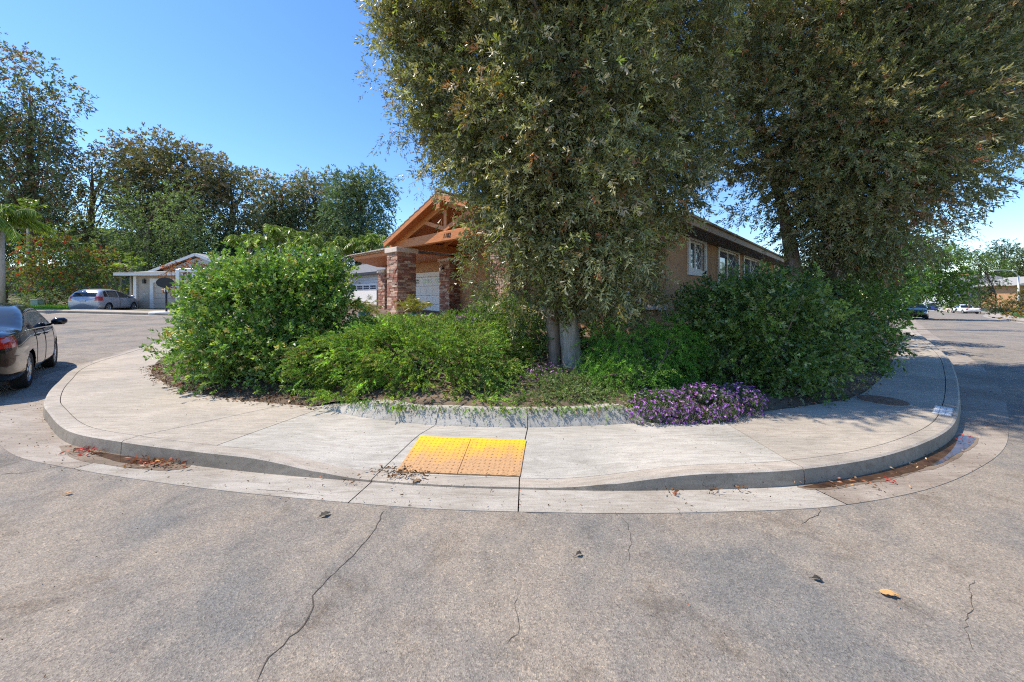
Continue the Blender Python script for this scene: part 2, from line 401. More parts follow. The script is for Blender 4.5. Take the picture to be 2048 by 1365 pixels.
def kerb_z(x):               # height of the kerb: dropped at the ramp
    x = np.asarray(x, float)
    return .012+.122*(1-smooth01(x, -2.6, -1.25)+smooth01(x, .25, 1.75))
INNER = [(-13.6,22.5),(-12.5,19.5),(-10.9,15.5),(-9.7,11.5),(-8.9,9.6),(-7.4,7.6),(-5.99,6.39),(-4.84,5.74),(-3.94,5.36),(-3.17,5.16),(-2.58,4.98),(-2.04,4.67),(-1.41,4.45),(-.87,4.31),(.21,4.24),(1.33,4.36),(1.85,4.48),(2.7,4.69),(3.48,4.89),(4.99,5.46),(6.1,6.25),(7.6,7.5),(11.4,10.9),(16.6,15.9),(25.3,24.5),(34,32.8),(59,55.2),(96,87.4)]
ic = resample(cat_rom(INNER, 12), .12)

def kz_at(i): return kerb_z(kc[i,0])+H(kc[i,0], kc[i,1])

# base terrain
def TERR(x, y):
    z = H(x, y)-.10
    bank = smooth01(y, 31, 52)*smooth01(-x, -4, 4)*5.0
    return z+bank
gx = np.concatenate([np.arange(-400,-60,40), np.arange(-60,120,3), np.arange(120,520,40)]); gy = np.concatenate([np.arange(-60,-12,12), np.arange(-12,100,3), np.arange(100,700,60)])
X, Y = np.meshgrid(gx, gy); Z = TERR(X, Y); nx = len(gx)
F = [(j*nx+i, j*nx+i+1, (j+1)*nx+i+1, (j+1)*nx+i) for j in range(len(gy)-1) for i in range(nx-1)]
tag(mesh_obj('ground', list(zip(X.ravel(), Y.ravel(), Z.ravel())), F, M['earth'], None, True), kind='structure')

# asphalt
right_edge = [(119,100),(83,65),(58,45),(42,30.6),(30.8,18.6),(34,14.5),(60,13)]
far_left = [(-34,14),(-31,19.5),(-27.3,21.2),(-24,21.5),(-20,21.4),(-16.5,21.8)]
gsel = gc[(kc[:,0] < 90)]
asp = [tuple(p) for p in gsel[::2]]+[(101,91)]+right_edge+[(60,-30),(-60,-30),(-60,8),(-44,9)]+far_left
road = region('road', asp, 2.2, H, M['asphalt'])
tag(road, kind='structure')

# gutter pan (parts: slabs), kerb segments
def strip(name, A, B, za, zb, m, parent, skirt=None):
    n = len(A); v = [(a[0], a[1], z) for a, z in zip(A, za)]+[(b[0], b[1], z) for b, z in zip(B, zb)]
    f = [(i, i+1, n+i+1, n+i) for i in range(n-1)]
    o = mesh_obj(name, v, f, m, parent)
    return o
cum = np.r_[0, np.cumsum(np.linalg.norm(np.diff(kc, axis=0), axis=1))]
def idx_near(curve, p):
    return int(np.argmin(np.hypot(curve[:,0]-p[0], curve[:,1]-p[1])))
ko = idx_near(kc, (-4.04,3.86)); k1 = idx_near(kc, (-1.24,3.29)); k2 = idx_near(kc, (.07,3.16)); k3 = idx_near(kc, (2.57,3.25)); k4 = idx_near(kc, (6.0,5.05))
cuts = [0]
def seq(a, b, L):
    s = max(1, int(round((cum[b]-cum[a])/L))); return [int(np.interp(cum[a]+(cum[b]-cum[a])*k/s, cum, np.arange(len(cum)))) for k in range(1, s+1)]
nearend = idx_near(kc, (35,32.7))
cuts += seq(0, ko, 3.6)+[k1, k2, k3]+seq(k3, k4, 4.4)+seq(k4, nearend, 4.5)+[len(kc)-2]
gut = empty('gutter', (0,0,0)); tag(gut, kind='structure')
krb = empty('kerb', (0,0,0)); tag(krb, kind='structure')
for a, b in zip(cuts[:-1], cuts[1:]):
    sl = slice(a, b+1); A = kc[sl].copy(); B = gc[sl].copy(); n = len(A)
    # shrink 5 mm at the ends for the joint
    for arr in (A, B):
        d = arr[1]-arr[0]; arr[0] += d/np.linalg.norm(d)*.005; d = arr[-2]-arr[-1]; arr[-1] += d/np.linalg.norm(d)*.005
    hA = H(A[:,0], A[:,1]); hB = H(B[:,0], B[:,1])
    left = A[:,0].mean() < -4.6 or A[:,0].mean() > 3
    v = []; f = []
    A2 = A-kn[sl]*.02
    for i in range(n):
        v += [(A2[i,0], A2[i,1], hA[i]-.012+.004), (A[i,0], A[i,1], hA[i]-.012+.004), (B[i,0], B[i,1], hB[i]+.005), (B[i,0], B[i,1], hB[i]-.06)]
    for i in range(n-1):
        for k in range(3): f.append((i*4+k, i*4+k+1, i*4+4+k+1, i*4+4+k))
    MBx = MB(); MBx.add(v, f); MBx.build('gutter_slab', M['gutter_dirty'] if left else M['gutter'], gut, fix=True)
    kz = kerb_z(A[:,0]); topo = A-kn[sl]*.025; bk = A-kn[sl]*.155
    v = []; f = []
    for i in range(n):
        h = hA[i]; b_ = .012 if kz[i] > .05 else .004
        kw = kn[sl][i]
        v += [(A[i,0], A[i,1], h-.05), (A[i,0]-kw[0]*.012, A[i,1]-kw[1]*.012, h+kz[i]-b_), (topo[i,0]-kw[0]*.006, topo[i,1]-kw[1]*.006, h+kz[i]), (bk[i,0], bk[i,1], h+kz[i]+.002), (bk[i,0], bk[i,1], h-.05)]
    for i in range(n-1):
        for k in range(4): f.append((i*5+k, i*5+k+1, i*5+5+k+1, i*5+5+k))
    f.append(tuple(range(5))); f.append(tuple((n-1)*5+4-k for k in range(5)))
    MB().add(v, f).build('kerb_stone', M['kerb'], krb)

# sidewalk slabs between the back of the kerb and the planter edge
bc = kc-kn*.163
slab_cuts = [((-13.6,22.5),(-13.5,20.5)),((-9.7,11.5),(-10.9,11.2)),((-7.4,7.6),(-8.7,7.3)),((-3.10,5.13),(-4.04,3.86)),((-2.6,4.98),(-3.0,3.6)),((-.87,4.31),(-1.24,3.28)),((.21,4.24),(.07,3.16)),((2.55,4.66),(2.57,3.25)),((5.1,5.55),(6.0,5.1)),((6.3,6.42),(7.1,6.1)),((8.2,8.0),(9.0,7.8)),((11.4,10.9),(12.4,11.0)),((16.6,15.9),(18.2,16.6)),((25.3,24.5),(26.5,24.6)),((34,32.8),(35,32.7)),((96,87.4),(97,87))]
walk = empty('sidewalk', (0,0,0)); tag(walk, kind='structure')
def walk_z(x, y, fr): pass
def between(curve, i0, i1, n):
    s = np.r_[0, np.cumsum(np.linalg.norm(np.diff(curve[i0:i1+1], axis=0), axis=1))]; q = np.linspace(0, s[-1], n)
    return np.stack([np.interp(q, s, curve[i0:i1+1,k]) for k in range(2)], 1)
for si, ((ia, oa), (ib, ob)) in enumerate(zip(slab_cuts[:-1], slab_cuts[1:])):
    i0, i1 = idx_near(ic, ia), idx_near(ic, ib); o0, o1 = idx_near(bc, oa), idx_near(bc, ob)
    L = cum[o1]-cum[o0]; n = max(6, min(60, int(L/.14))); m = 7
    I = between(ic, i0, max(i1, i0+1), n); O = between(bc, o0, max(o1, o0+1), n)
    if si in (3,):   # this slab is the pale repaired strip, keep joints tight
        pass
    e = .006
    for arr in (I, O):
        d = arr[1]-arr[0]; arr[0] += d/(np.linalg.norm(d)+1e-9)*e; d = arr[-2]-arr[-1]; arr[-1] += d/(np.linalg.norm(d)+1e-9)*e
    v = []; f = []
    for i in range(n):
        zo = float(kerb_z(O[i,0])); zi = .14
        for k in range(m):
            t = k/(m-1); p = O[i]*(1-t)+I[i]*t
            dropdepth = .62
            tt = min(1, t/dropdepth)
            z = zo*(1-tt)+zi*tt if zo < .12 else zo*(1-t)+zi*t
            v.append((p[0], p[1], z+float(H(p[0], p[1]))))
    for i in range(n-1):
        for k in range(m-1): f.append((i*m+k, i*m+m+k, i*m+m+k+1, i*m+k+1))
    # skirts
    nb = len(v); ring = [i*m for i in range(n)]+[(n-1)*m+k for k in range(1, m)]+[i*m+m-1 for i in range(n-2,-1,-1)]+[k for k in range(m-2,0,-1)]
    for r_ in ring: p = v[r_]; v.append((p[0], p[1], p[2]-.09))
    q = len(ring)
    for k in range(q): f.append((ring[k], ring[(k+1)%q], nb+(k+1)%q, nb+k))
    MB().add(v, f).build('sidewalk_slab', M['concrete_grey'] if si in (4,5,6) else M['concrete'], walk)
# dirt bed seen in the joints
bed = [tuple(p) for p in kc[(kc[:,0] < 60)][::4]]+[tuple(p) for p in ic[(ic[:,0] < 60)][::-4]]
tag(region('joint_bed', bed, 1.0, lambda x, y: H(x, y)-.02, M['joint']), kind='structure')
bedr = None

# planter ground, rising to the house
inn = -normals2d(ic)
if inn[len(inn)//2][1] < 0: inn = -inn
_b = smooth01(ic[:,0], -2.85, -2.5)*(1-smooth01(ic[:,0], 1.75, 2.1))
icl = ic+inn*(.19*_b)[:,None]
lot = [tuple(p) for p in icl[(ic[:,0] < 34)][::2]]+[(30,45),(-20,45),(-18,30)]
iline = [tuple(p) for p in ic[::3]]
def LOT(x, y):
    d = dist_poly(x, y, iline)
    e = .135+.15*smooth01(x, -2.6, -1.9)*(1-smooth01(x, 1.2, 2.4))
    up = np.minimum(1, d/6.0)
    z = e+(.78-e)*(up**.9)
    far = smooth01(-np.asarray(x)*.723+np.asarray(y)*.691, 17, 24)
    return z*(1-.3*far)+H(x, y)
tag(region('planter_ground', lot, .45, lambda x, y: LOT(x, y)+np.where(dist_poly(x, y, iline) < .02, -.004, 0)+.012*np.sin(x*7)*np.cos(y*6), M['soil']), kind='structure')

# retaining wall (low, battered) in segments
wall = empty('retaining_wall', (0,0,0), 0, 'low battered concrete retaining wall along the planter at the corner', 'wall')
i0, i1 = idx_near(ic, (-2.75,5.03)), idx_near(ic, (2.0,4.5))
inn = -normals2d(ic);
if inn[len(inn)//2][1] < 0: inn = -inn
seg = [i0, idx_near(ic, (-2.04,4.67)), idx_near(ic, (-.87,4.31)), idx_near(ic, (.21,4.24)), idx_near(ic, (1.33,4.36)), i1]
for a, b in zip(seg[:-1], seg[1:]):
    A = ic[a:b+1].copy(); NN = inn[a:b+1]
    d = A[1]-A[0]; A[0] += d/np.linalg.norm(d)*.004; d = A[-2]-A[-1]; A[-1] += d/np.linalg.norm(d)*.004
    v = []; f = []
    for p, q in zip(A, NN):
        top = .135+.175*float(smooth01(p[0], -2.75, -1.7))*(1-float(smooth01(p[0], 1.3, 2.0)))
        # batter leans back
        v += [(p[0], p[1], .10), (p[0]+q[0]*.13*(top-.1)/.2, p[1]+q[1]*.13*(top-.1)/.2, top-.01), (p[0]+q[0]*.15, p[1]+q[1]*.15, top), (p[0]+q[0]*.26, p[1]+q[1]*.26, top), (p[0]+q[0]*.26, p[1]+q[1]*.26, .1)]
    for i in range(len(A)-1):
        for k in range(4): f.append((i*5+k, i*5+k+1, i*5+6+k, i*5+5+k))
    f.append(tuple(range(5))); f.append(tuple((len(A)-1)*5+4-k for k in range(5)))
    MB().add(v, f).build('wall_segment', M['kerb' if False else 'concrete_grey'], wall)

# tactile tiles in the ramp
def surf_z(x, y):
    """height of the ramp surface under the tiles"""
    ib = int(np.argmin(np.hypot(bc[:,0]-x, bc[:,1]-y))); ii = int(np.argmin(np.hypot(ic[:,0]-x, ic[:,1]-y)))
    do = math.hypot(bc[ib,0]-x, bc[ib,1]-y); di = math.hypot(ic[ii,0]-x, ic[ii,1]-y); t = do/(do+di); zo = float(kerb_z(bc[ib,0]))
    tt = min(1, t/.62); return zo*(1-tt)+.14*tt
TL, TM, TR, BL, BM_, BR = (-.985,3.97), (-.43,3.91), (.15,3.87), (-1.075,3.42), (-.50,3.37), (.075,3.33)
for qi, (a, b, c, d, lab) in enumerate(((TL, TM, BM_, BL, 'bright yellow tactile paving tile, left one of the pair in the kerb ramp'), (TM, TR, BR, BM_, 'worn orange-yellow tactile paving tile, right one of the pair in the kerb ramp'))):
    P = [np.array(q) for q in (a, b, c, d)]; cen = sum(P)/4
    P = [q+(cen-q)*.012 for q in P]
    def z_of(p): return surf_z(p[0], p[1])
    org = np.array([-.5, 3.65]); root = empty('tactile_tile', (org[0], org[1], 0), 0, lab, 'tactile tile', 'tactile tiles in the kerb ramp')
    mb = MB(); n = 10; g = []
    for j in range(n+1):
        for i in range(n+1):
            p = (P[3]*(1-i/n)+P[2]*(i/n))*(1-j/n)+(P[0]*(1-i/n)+P[1]*(i/n))*(j/n); g.append((p[0]-org[0], p[1]-org[1], z_of(p)+.010))
    f = [(j*(n+1)+i, j*(n+1)+i+1, (j+1)*(n+1)+i+1, (j+1)*(n+1)+i) for j in range(n) for i in range(n)]
    ring = [i for i in range(n+1)]+[j*(n+1)+n for j in range(1, n+1)]+[n*(n+1)+i for i in range(n-1,-1,-1)]+[j*(n+1) for j in range(n-1,0,-1)]
    k0 = len(g); g += [(g[r_][0], g[r_][1], g[r_][2]-.04) for r_ in ring]
    f += [(ring[k], ring[(k+1)%len(ring)], k0+(k+1)%len(ring), k0+k) for k in range(len(ring))]
    mb.add(g, f).build('tile_base', M['yellow'], root)
    dm = MB(); nd = 12
    for j in range(nd):
        for i in range(nd):
            s, t = (i+.5)/nd, (j+.5)/nd
            p = (P[3]*(1-s)+P[2]*s)*(1-t)+(P[0]*(1-s)+P[1]*s)*t; z = z_of(p)+.0095
            dm.lathe([(.0115, 0), (.0095, .0022), (.005, .003)], 8, (p[0]-org[0], p[1]-org[1], z))
    tag(dm.build('raised_dome', M['yellow'], root), kind='stuff')

# white marker plate and cover on the walk
pl = empty('kerb_marker', (5.66, 4.86, .137), R(38), 'small square white painted marker on the sidewalk at the right kerb', 'marker')
MB().box(-.26,.26,-.085,.085,0,.006).build('plate', M['plate_grey'], pl)
for i in range(3):
    for j in range(3): MB().box(-.245+.167*i,-.09+.167*i,-.075+.053*j,-.03+.053*j,.006,.009).build('square', M['white_road'], pl)
cv = empty('utility_cover', (*gnd(1765, 802, .137), .137), 0, 'round rusty iron utility cover set in the sidewalk by the shrubs', 'cover')
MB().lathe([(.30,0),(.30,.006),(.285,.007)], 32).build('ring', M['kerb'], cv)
MB().lathe([(.27,0),(.27,.012),(.262,.014)], 32).build('lid', M['iron'], cv)

# far kerbs: cul-de-sac and right side of the right street
def far_kerb(name, line, side, width, m=None):
    c = resample(cat_rom(line, 8), .8); n = normals2d(c)*side; v = []; f = []
    rt = empty(name); tag(rt, kind='structure')
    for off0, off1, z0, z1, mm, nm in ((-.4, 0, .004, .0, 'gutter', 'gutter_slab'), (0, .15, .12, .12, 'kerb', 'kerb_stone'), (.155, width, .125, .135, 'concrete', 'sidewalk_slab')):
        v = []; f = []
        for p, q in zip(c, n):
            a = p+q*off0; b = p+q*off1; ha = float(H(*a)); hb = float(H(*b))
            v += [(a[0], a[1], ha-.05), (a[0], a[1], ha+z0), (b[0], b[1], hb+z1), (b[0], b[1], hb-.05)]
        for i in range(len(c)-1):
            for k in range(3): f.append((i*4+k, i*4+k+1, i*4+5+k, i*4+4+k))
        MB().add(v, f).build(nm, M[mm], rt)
far_kerb('far_kerb', [(-60,8.2),(-44,9.2),(-34,14),(-31,19.5),(-27.3,21.2),(-24,21.5),(-20,21.4),(-16.5,21.8),(-13.5,23)], -1, 1.3)
far_kerb('right_kerb', [(60,12.9),(36,14.2),(31.2,18.4),(42,30.6),(58,45),(83,65),(119,100)], 1, 1.7)

# cracks in the asphalt (thin sunken dark lines)
def crack(pts, wd, seed):
    rr = np.random.default_rng(seed)
    c = resample(cat_rom(pts, 6), .035); n = normals2d(c)
    j = np.cumsum(rr.normal(0, .006, len(c))); j -= np.linspace(0, j[-1], len(c)); j += rr.normal(0, .003, len(c))
    c = c+n*j[:,None]; ww = wd*(.4+.9*rr.random(len(c))); ww[0] = ww[-1] = .001
    v = []; f = []
    for p, q, k in zip(c, n, ww):
        h = float(H(*p))+.0025
        v += [(p[0]-q[0]*k/2, p[1]-q[1]*k/2, h), (p[0]+q[0]*k/2, p[1]+q[1]*k/2, h)]
    f = [(2*i, 2*i+1, 2*i+3, 2*i+2) for i in range(len(c)-1)]
    o = mesh_obj('crack', v, f, M['joint'], road); return o
g0 = lambda x, y: gnd(x, y)
crack([g0(768,1022), g0(745,1070), g0(700,1120), g0(640,1175), g0(600,1250), g0(540,1310), g0(515,1364)], .0065, 1)
crack([g0(1240,1030), g0(1262,1075), g0(1255,1125)], .0022, 2)
crack([g0(1010,1285), g0(1040,1262), g0(1035,1210), g0(1050,1190)], .0026, 3)
crack([g0(1945,1160), g0(1935,1240), g0(1945,1300)], .0025, 4)
crack([g0(0,950), g0(60,945), g0(130,930)], .006, 5)
crack([g0(1630,1005), g0(1640,1030), g0(1600,1050)], .004, 6)
crack([g0(330,965), g0(700,1005), g0(1000,1022), g0(1400,1020)], .006, 7)

# puddle at the right kerb, wet patch at the left
def blob_patch(name, pxs, z, m, label=None, cat=None):
    pts = [gnd(*p) for p in pxs]; c = cat_rom(pts+[pts[0]], 6)[:-1]
    rr = np.random.default_rng(len(pxs)); c = c+rr.normal(0, .004, c.shape)
    return fill_patch(name, c, z, m)
def gsurf(x, y):
    out = []
    for a_, b_ in zip(np.atleast_1d(x), np.atleast_1d(y)):
        i = idx_near(kc, (a_, b_)); d = max(0, float(np.dot((a_-kc[i,0], b_-kc[i,1]), kn[i]))); t = min(1.15, d/gw[i]); out.append(float(H(a_, b_))-.008+.013*t)
    return np.array(out)
def follow(o, lift):
    for v_ in o.data.vertices: v_.co.z = float(gsurf(v_.co.x, v_.co.y)[0])+lift
def fill_patch(name, c, lift, m):
    o = region(name, [tuple(p) for p in c], .07, lambda x, y: gsurf(x, y)+lift, m); return tag(o, kind='structure')
def damp_patch(pxs, grow, seed):
    pts = [gnd(*p) for p in pxs]; c = cat_rom(pts+[pts[0]], 6)[:-1]; n = normals2d(np.vstack([c[-1:], c, c[:1]]))[1:-1]; rr = np.random.default_rng(seed)
    A_ = .5*np.sum(c[:,0]*np.roll(c[:,1],-1)-np.roll(c[:,0],-1)*c[:,1]); sg = 1 if A_ > 0 else -1
    c = c+n*sg*(grow*np.convolve(.2+1.6*rr.random(len(c)+2), [.3,.4,.3], 'valid'))[:,None]
    return fill_patch('damp_concrete', c, .0022, M['damp'])
PUD = [(1600,974),(1640,966),(1700,957),(1760,944),(1820,925),(1870,902),(1905,880),(1922,872),(1950,876),(1940,892),(1915,908),(1885,925),(1845,938),(1800,950),(1750,960),(1700,968),(1650,976)]
damp_patch(PUD, .028, 3)
damp_patch([(130,890),(170,898),(250,909),(300,917),(370,930),(340,938),(240,930),(150,914)], .03, 4)
blob_patch('water', PUD, .0042, M['water'])
blob_patch('wet_patch', [(175,901),(250,911),(300,918),(320,924),(290,928),(230,923)], .0042, M['water'])

# ------------------------------------------------------------------ the house (local frame: x = u, y = w, z up)
HT = (-2.233, 12.705); HRZ = math.atan2(U[1], U[0])
def hloc(s, t): return (HT[0]+U[0]*s+W[0]*t, HT[1]+U[1]*s+W[1]*t)
GZ = .70
house = empty('house', (HT[0], HT[1], 0), HRZ, 'peach stucco house with an open cedar gable on stone columns', 'house')
def hb(name, m, x0, x1, y0, y1, z0, z1, parent=None):
    return MB().box(x0, x1, y0, y1, z0, z1).build(name, M[m], parent or house)
def column(s0, s1, t0, t1, z0, z1, seed, cap=True, name='stone_column'):
    rr = random.Random(seed)
    core = MB().box(s0+.03, s1-.03, t0+.03, t1-.03, z0, z1).build(name, M['joint'], house)
    mb = MB(); z = z0
    while z < z1-.03:
        h = min(rr.choice([.055,.07,.085,.10]), z1-z)
        for side in range(4):
            a0, a1 = ((s0, s1) if side in (0, 2) else (t0, t1)); p = a0+rr.uniform(-.1, 0)
            while p < a1:
                L = rr.uniform(.14, .42); q0, q1 = max(a0, p), min(a1, p+L); d = rr.uniform(0, .028)
                if q1-q0 > .02:
                    g = .004
                    if side == 0: mb.rbox(((q0+q1)/2, t0+.03-d/2, z+h/2), (q1-q0-g, .06+d, h-g), None, .006)
                    if side == 2: mb.rbox(((q0+q1)/2, t1-.03+d/2, z+h/2), (q1-q0-g, .06+d, h-g), None, .006)
                    if side == 1: mb.rbox((s1-.03+d/2, (q0+q1)/2, z+h/2), (.06+d, q1-q0-g, h-g), None, .006)
                    if side == 3: mb.rbox((s0+.03-d/2, (q0+q1)/2, z+h/2), (.06+d, q1-q0-g, h-g), None, .006)
                p += L
        z += h
    tag(mb.build('stacked_stone', M['stone'], core), kind='stuff')
    if cap: MB().rbox(((s0+s1)/2, (t0+t1)/2, z1+.095), (s1-s0+.16, t1-t0+.16, .19), None, .012).build('cap_stone', M['cream_trim'], core)
    return core
CT, CB = 3.53, 3.34
column(-3.42,-2.62,-.40,.40, .5, CB, 1)
column(2.62,3.42,-.40,.40, .5, CB, 2)
column(-4.90,-4.10,3.15,3.80, .5, CB, 3)
column(-11.3,-10.5,3.15,3.80, .4, 3.05, 4)
# truss
MB().beam((-3.78,0,3.53+.165),(3.78,0,3.53+.165),.20,.33, bev=.012).build('tie_beam', M['cedar'], house)
SL = .355; PK = 5.13
def roof_under(s): return PK-.17-SL*abs(s)
MB().rbox((0,0,(3.86+4.62)/2),(.17,.17,.76),None,.01).build('king_post', M['cedar'], house)
for sg in (-1, 1):
    MB().beam((sg*.06,0,3.95),(sg*1.35,0,roof_under(1.35)-.12),.15,.17, up=(0,1,0), bev=.01).build('brace', M['cedar'], house)
    MB().beam((sg*.0+sg*.03,0,roof_under(0)-.13),(sg*3.62,0,roof_under(3.62)-.10),.16,.22, bev=.01).build('principal_rafter', M['cedar'], house)
    MB().box(sg*3.15-.10, sg*3.15+.10, -.36, 3.6, 3.865, 4.0).build('purlin', M['cedar'], house)
for sg in (-1, 1): MB().box(sg*3.02-.1, sg*3.02+.1, .11, 3.8, 3.535, 3.84).build('side_beam', M['cedar'], house)
MB().rbox((0,1.65,4.74),(.20,4.05,.32),None,.012).build('ridge_beam', M['cedar'], house)
for k in range(1, 4):
    for sg in (-1, 1):
        MB().beam((sg*.1, k*1.0, roof_under(.1)-.09),(sg*3.3, k*1.0, roof_under(3.3)-.09),.10,.15, bev=.008).build('rafter', M['cedar'], house)
# ceiling boards following the slope (each 14 cm wide, running front to back)
bs = MB(); n = 25
for sg in (-1, 1):
    for k in range(n):
        a, b = k*3.55/n+.004, (k+1)*3.55/n-.004
        za, zb = roof_under(a), roof_under(b)
        v = [(sg*a,-.38,za),(sg*b,-.38,zb),(sg*b,3.8,zb),(sg*a,3.8,za)]; v += [(x, y, z+.025) for x, y, z in v]
        bs.add(v, [(0,1,2,3),(7,6,5,4),(0,4,5,1),(1,5,6,2),(2,6,7,3),(3,7,4,0)])
tag(bs.build('ceiling_board', M['cedar_dark'], house), kind='stuff')
# fascia boards and roof shell with tiles
for sg in (-1, 1):
    MB().beam((0, -.41, PK-.11),(sg*3.68, -.41, PK-.11-SL*3.68),.045,.20).build('fascia_board', M['cedar'], house)
def tiles(x0, x1, y0, y1, zf, m, parent, cs=.34, rows=.30, along='y', name='roof_tile'):
    """courses of flat tiles on a plane sloping in x (zf gives z of x)"""
    mb = MB(); n = max(1, int(round(abs(x1-x0)/cs))); c = max(1, int(round((y1-y0)/rows))); rr = random.Random(int(abs(x0*7+y0*3)*10))
    for i in range(n):
        a = x0+(x1-x0)*i/n; b = x0+(x1-x0)*(i+1)/n; za, zb = zf(a), zf(b)
        lift = .028
        for j in range(c):
            p, q = y0+(y1-y0)*j/c+.004, y0+(y1-y0)*(j+1)/c-.004; e = rr.uniform(-.004,.006)
            lo = za < zb
            zA = za+(lift if lo else 0)+e; zB = zb+(0 if lo else lift)+e
            v = [(a,p,zA),(b,p,zB),(b,q,zB),(a,q,zA)]; v += [(x, y, z+.03) for x, y, z in v]
            mb.add(v, [(3,2,1,0),(4,5,6,7),(0,1,5,4),(1,2,6,5),(2,3,7,6),(3,0,4,7)])
    return tag(mb.build(name, m, parent), kind='stuff')
rf = MB()
for sg in (-1, 1):
    v = [(0,-.40,PK-.12),(sg*3.66,-.40,PK-.12-SL*3.66),(sg*3.66,9.5,PK-.12-SL*3.66),(0,9.5,PK-.12)]; v += [(x,y,z+.07) for x,y,z in v]
    rf.add(v, [(0,1,2,3),(7,6,5,4),(0,4,5,1),(1,5,6,2),(2,6,7,3),(3,7,4,0)])
roofp = rf.build('roof', M['roof_tile'], house)
for sg in (-1, 1):
    tiles(sg*3.72, sg*.05, -.45, 9.4, lambda x: PK-.04-SL*abs(x), M['roof_tile'], roofp)
mb = MB()
for k in range(27): mb.rbox((0,-.42+k*.36+.17,PK+.05),(.20,.40,.07),None,.02)
tag(mb.build('ridge_tile', M['roof_tile'], roofp), kind='stuff')
# numbers on the tie beam
def text(name, body, size, loc, rot, m, parent, ext=.006):
    cu = bpy.data.curves.new(name, 'FONT'); cu.body = body; cu.size = size; cu.extrude = ext; cu.align_x = 'CENTER'; cu.shear = .25
    o = bpy.data.objects.new(name, cu); C.objects.link(o); dg = bpy.context.evaluated_depsgraph_get()
    me = bpy.data.meshes.new_from_object(o.evaluated_get(dg)); bpy.data.objects.remove(o)
    me.name = name; r = link_mesh(name, me, m, parent); r.location = loc; r.rotation_euler = rot; return r
text('house_number', '1182', .22, (.12,-.108,3.62), (R(90),0,0), M['plastic'], house)
# walls
def wall_with(name, x0, x1, y0, y1, z0, z1, holes, axis, m='stucco'):
    """wall slab with openings; axis 'x': runs along x; holes (a0,a1,z0,z1)"""
    mb = MB(); hs = sorted(holes); cur = x0 if axis == 'x' else y0; end = x1 if axis == 'x' else y1
    def bx(a, b, c, d):
        if b-a > 1e-4 and d-c > 1e-4:
            mb.box(a, b, y0, y1, c, d) if axis == 'x' else mb.box(x0, x1, a, b, c, d)
    for (a, b, c, d) in hs:
        bx(cur, a, z0, z1); bx(a, b, z0, c); bx(a, b, d, z1); cur = b
    bx(cur, end, z0, z1); return mb.build(name, M[m], house)
DZ0, DZ1 = .66, 2.82
wall_with('garage_wall', -11.7, -3.4, 3.81, 4.01, .3, 3.72, [(-10.35,-5.05,.3,DZ1)], 'x')
wall_with('entry_wall', -3.4, 3.6, 3.81, 4.01, .3, 4.0, [(-.6,.5,.3,2.9)], 'x')
dr = hb('front_door', 'old_wood', -.6, .5, 3.9, 3.95, .7, 2.9)
# garage door of four sections with a window row
gd = empty('garage_door', (0,0,0)); gd.parent = house
hh = (DZ1-.13-DZ0)/4
for k in range(4):
    z0 = DZ0+k*hh
    p = MB().rbox((-7.7,3.90,z0+hh/2),(5.04,.05,hh-.012),None,.006).build('door_section', M['door_white'], gd)
    for j in range(4):
        xc = -7.7-1.89+j*1.26
        if k < 3: 
            mbp = MB()
            for q in (-.29,.29): mbp.rbox((xc+q,3.868,z0+hh/2),(.50,.014,hh*.62),None,.006)
            mbp.build('raised_panel', M['door_white'], p)
        else:
            MB().box(xc-.47, xc+.47, 3.862, 3.874, z0+.12, z0+hh-.10).build('window_frame', M['door_white'], p)
            for q in range(3):
                for r_ in range(2): 
                    x0 = xc-.43+q*.295; zz = z0+.155+r_*.135
                    MB().box(x0, x0+.265, 3.855, 3.861, zz, zz+.10).build('pane', M['pane'], p)
mbt = MB(); mbt.box(-10.35,-5.05,3.74,3.88,DZ1-.13,DZ1+.10); mbt.box(-10.45,-10.22,3.74,3.88,DZ0,DZ1-.13); mbt.box(-5.18,-5.0,3.74,3.88,DZ0,DZ1-.13); mbt.build('door_trim', M['door_white'], house)
# wall lamp on the second column
lm = MB(); lm.rbox((-4.5,3.05,2.98),(.10,.12,.08),None,.01); lm.tube([(-4.5,3.08,3.05),(-4.5,2.95,3.12),(-4.5,2.92,3.05)],.012,6)
lmo = lm.build('wall_lamp', M['plastic'], house); MB().lathe([(.02,0),(.06,.03),(.065,.16),(.03,.20)], 10, (-4.5,2.92,2.83)).build('lamp_shade', M['clear_lens'], lmo)
# low canopy roof left of the gable
EZ = 3.62
poly = [(-3.5,.5),(-8.6,.5),(-11.95,3.4),(-11.95,9.0),(-3.5,9.0)]
def lowz(x, y): return EZ+.26*max(0, (y-.5))*1.0 if x > -8.6 else EZ+.26*max(0, y-.5-(-8.6-x)*.86)
v = [(x,y,lowz(x,y)) for x,y in poly]+[(x,y,lowz(x,y)+.09) for x,y in poly]
sof = MB(); sof.prism(poly, EZ-.16, EZ-.13); sof.build('soffit', M['cedar'], house)
ff = MB(); ff.beam((-3.5,.5,EZ-.05),(-8.6,.5,EZ-.05),.05,.20); ff.beam((-8.6,.5,EZ-.05),(-11.95,3.4,EZ-.05),.05,.20); ff.build('fascia_board', M['cedar'], house)
rr_ = MB(); a = (-3.45,.38,EZ+.06); b = (-8.7,.38,EZ+.06); c = (-12.1,3.35,EZ+.06); d = (-12.1,8.8,EZ+.06); e = (-3.45,9.5,EZ+1.9); g = (-9.3,8.8,EZ+1.75)
tv = [a,b,c,d,e,g]; tb = [(x,y,z-.05) for x,y,z in tv]
rr_.add(tv+tb, [(0,1,5,4),(1,2,3,5),(6,10,11,7),(7,11,9,8),(0,6,7,1),(1,7,8,2),(2,8,9,3),(3,9,11,5),(5,11,10,4),(4,10,6,0)])
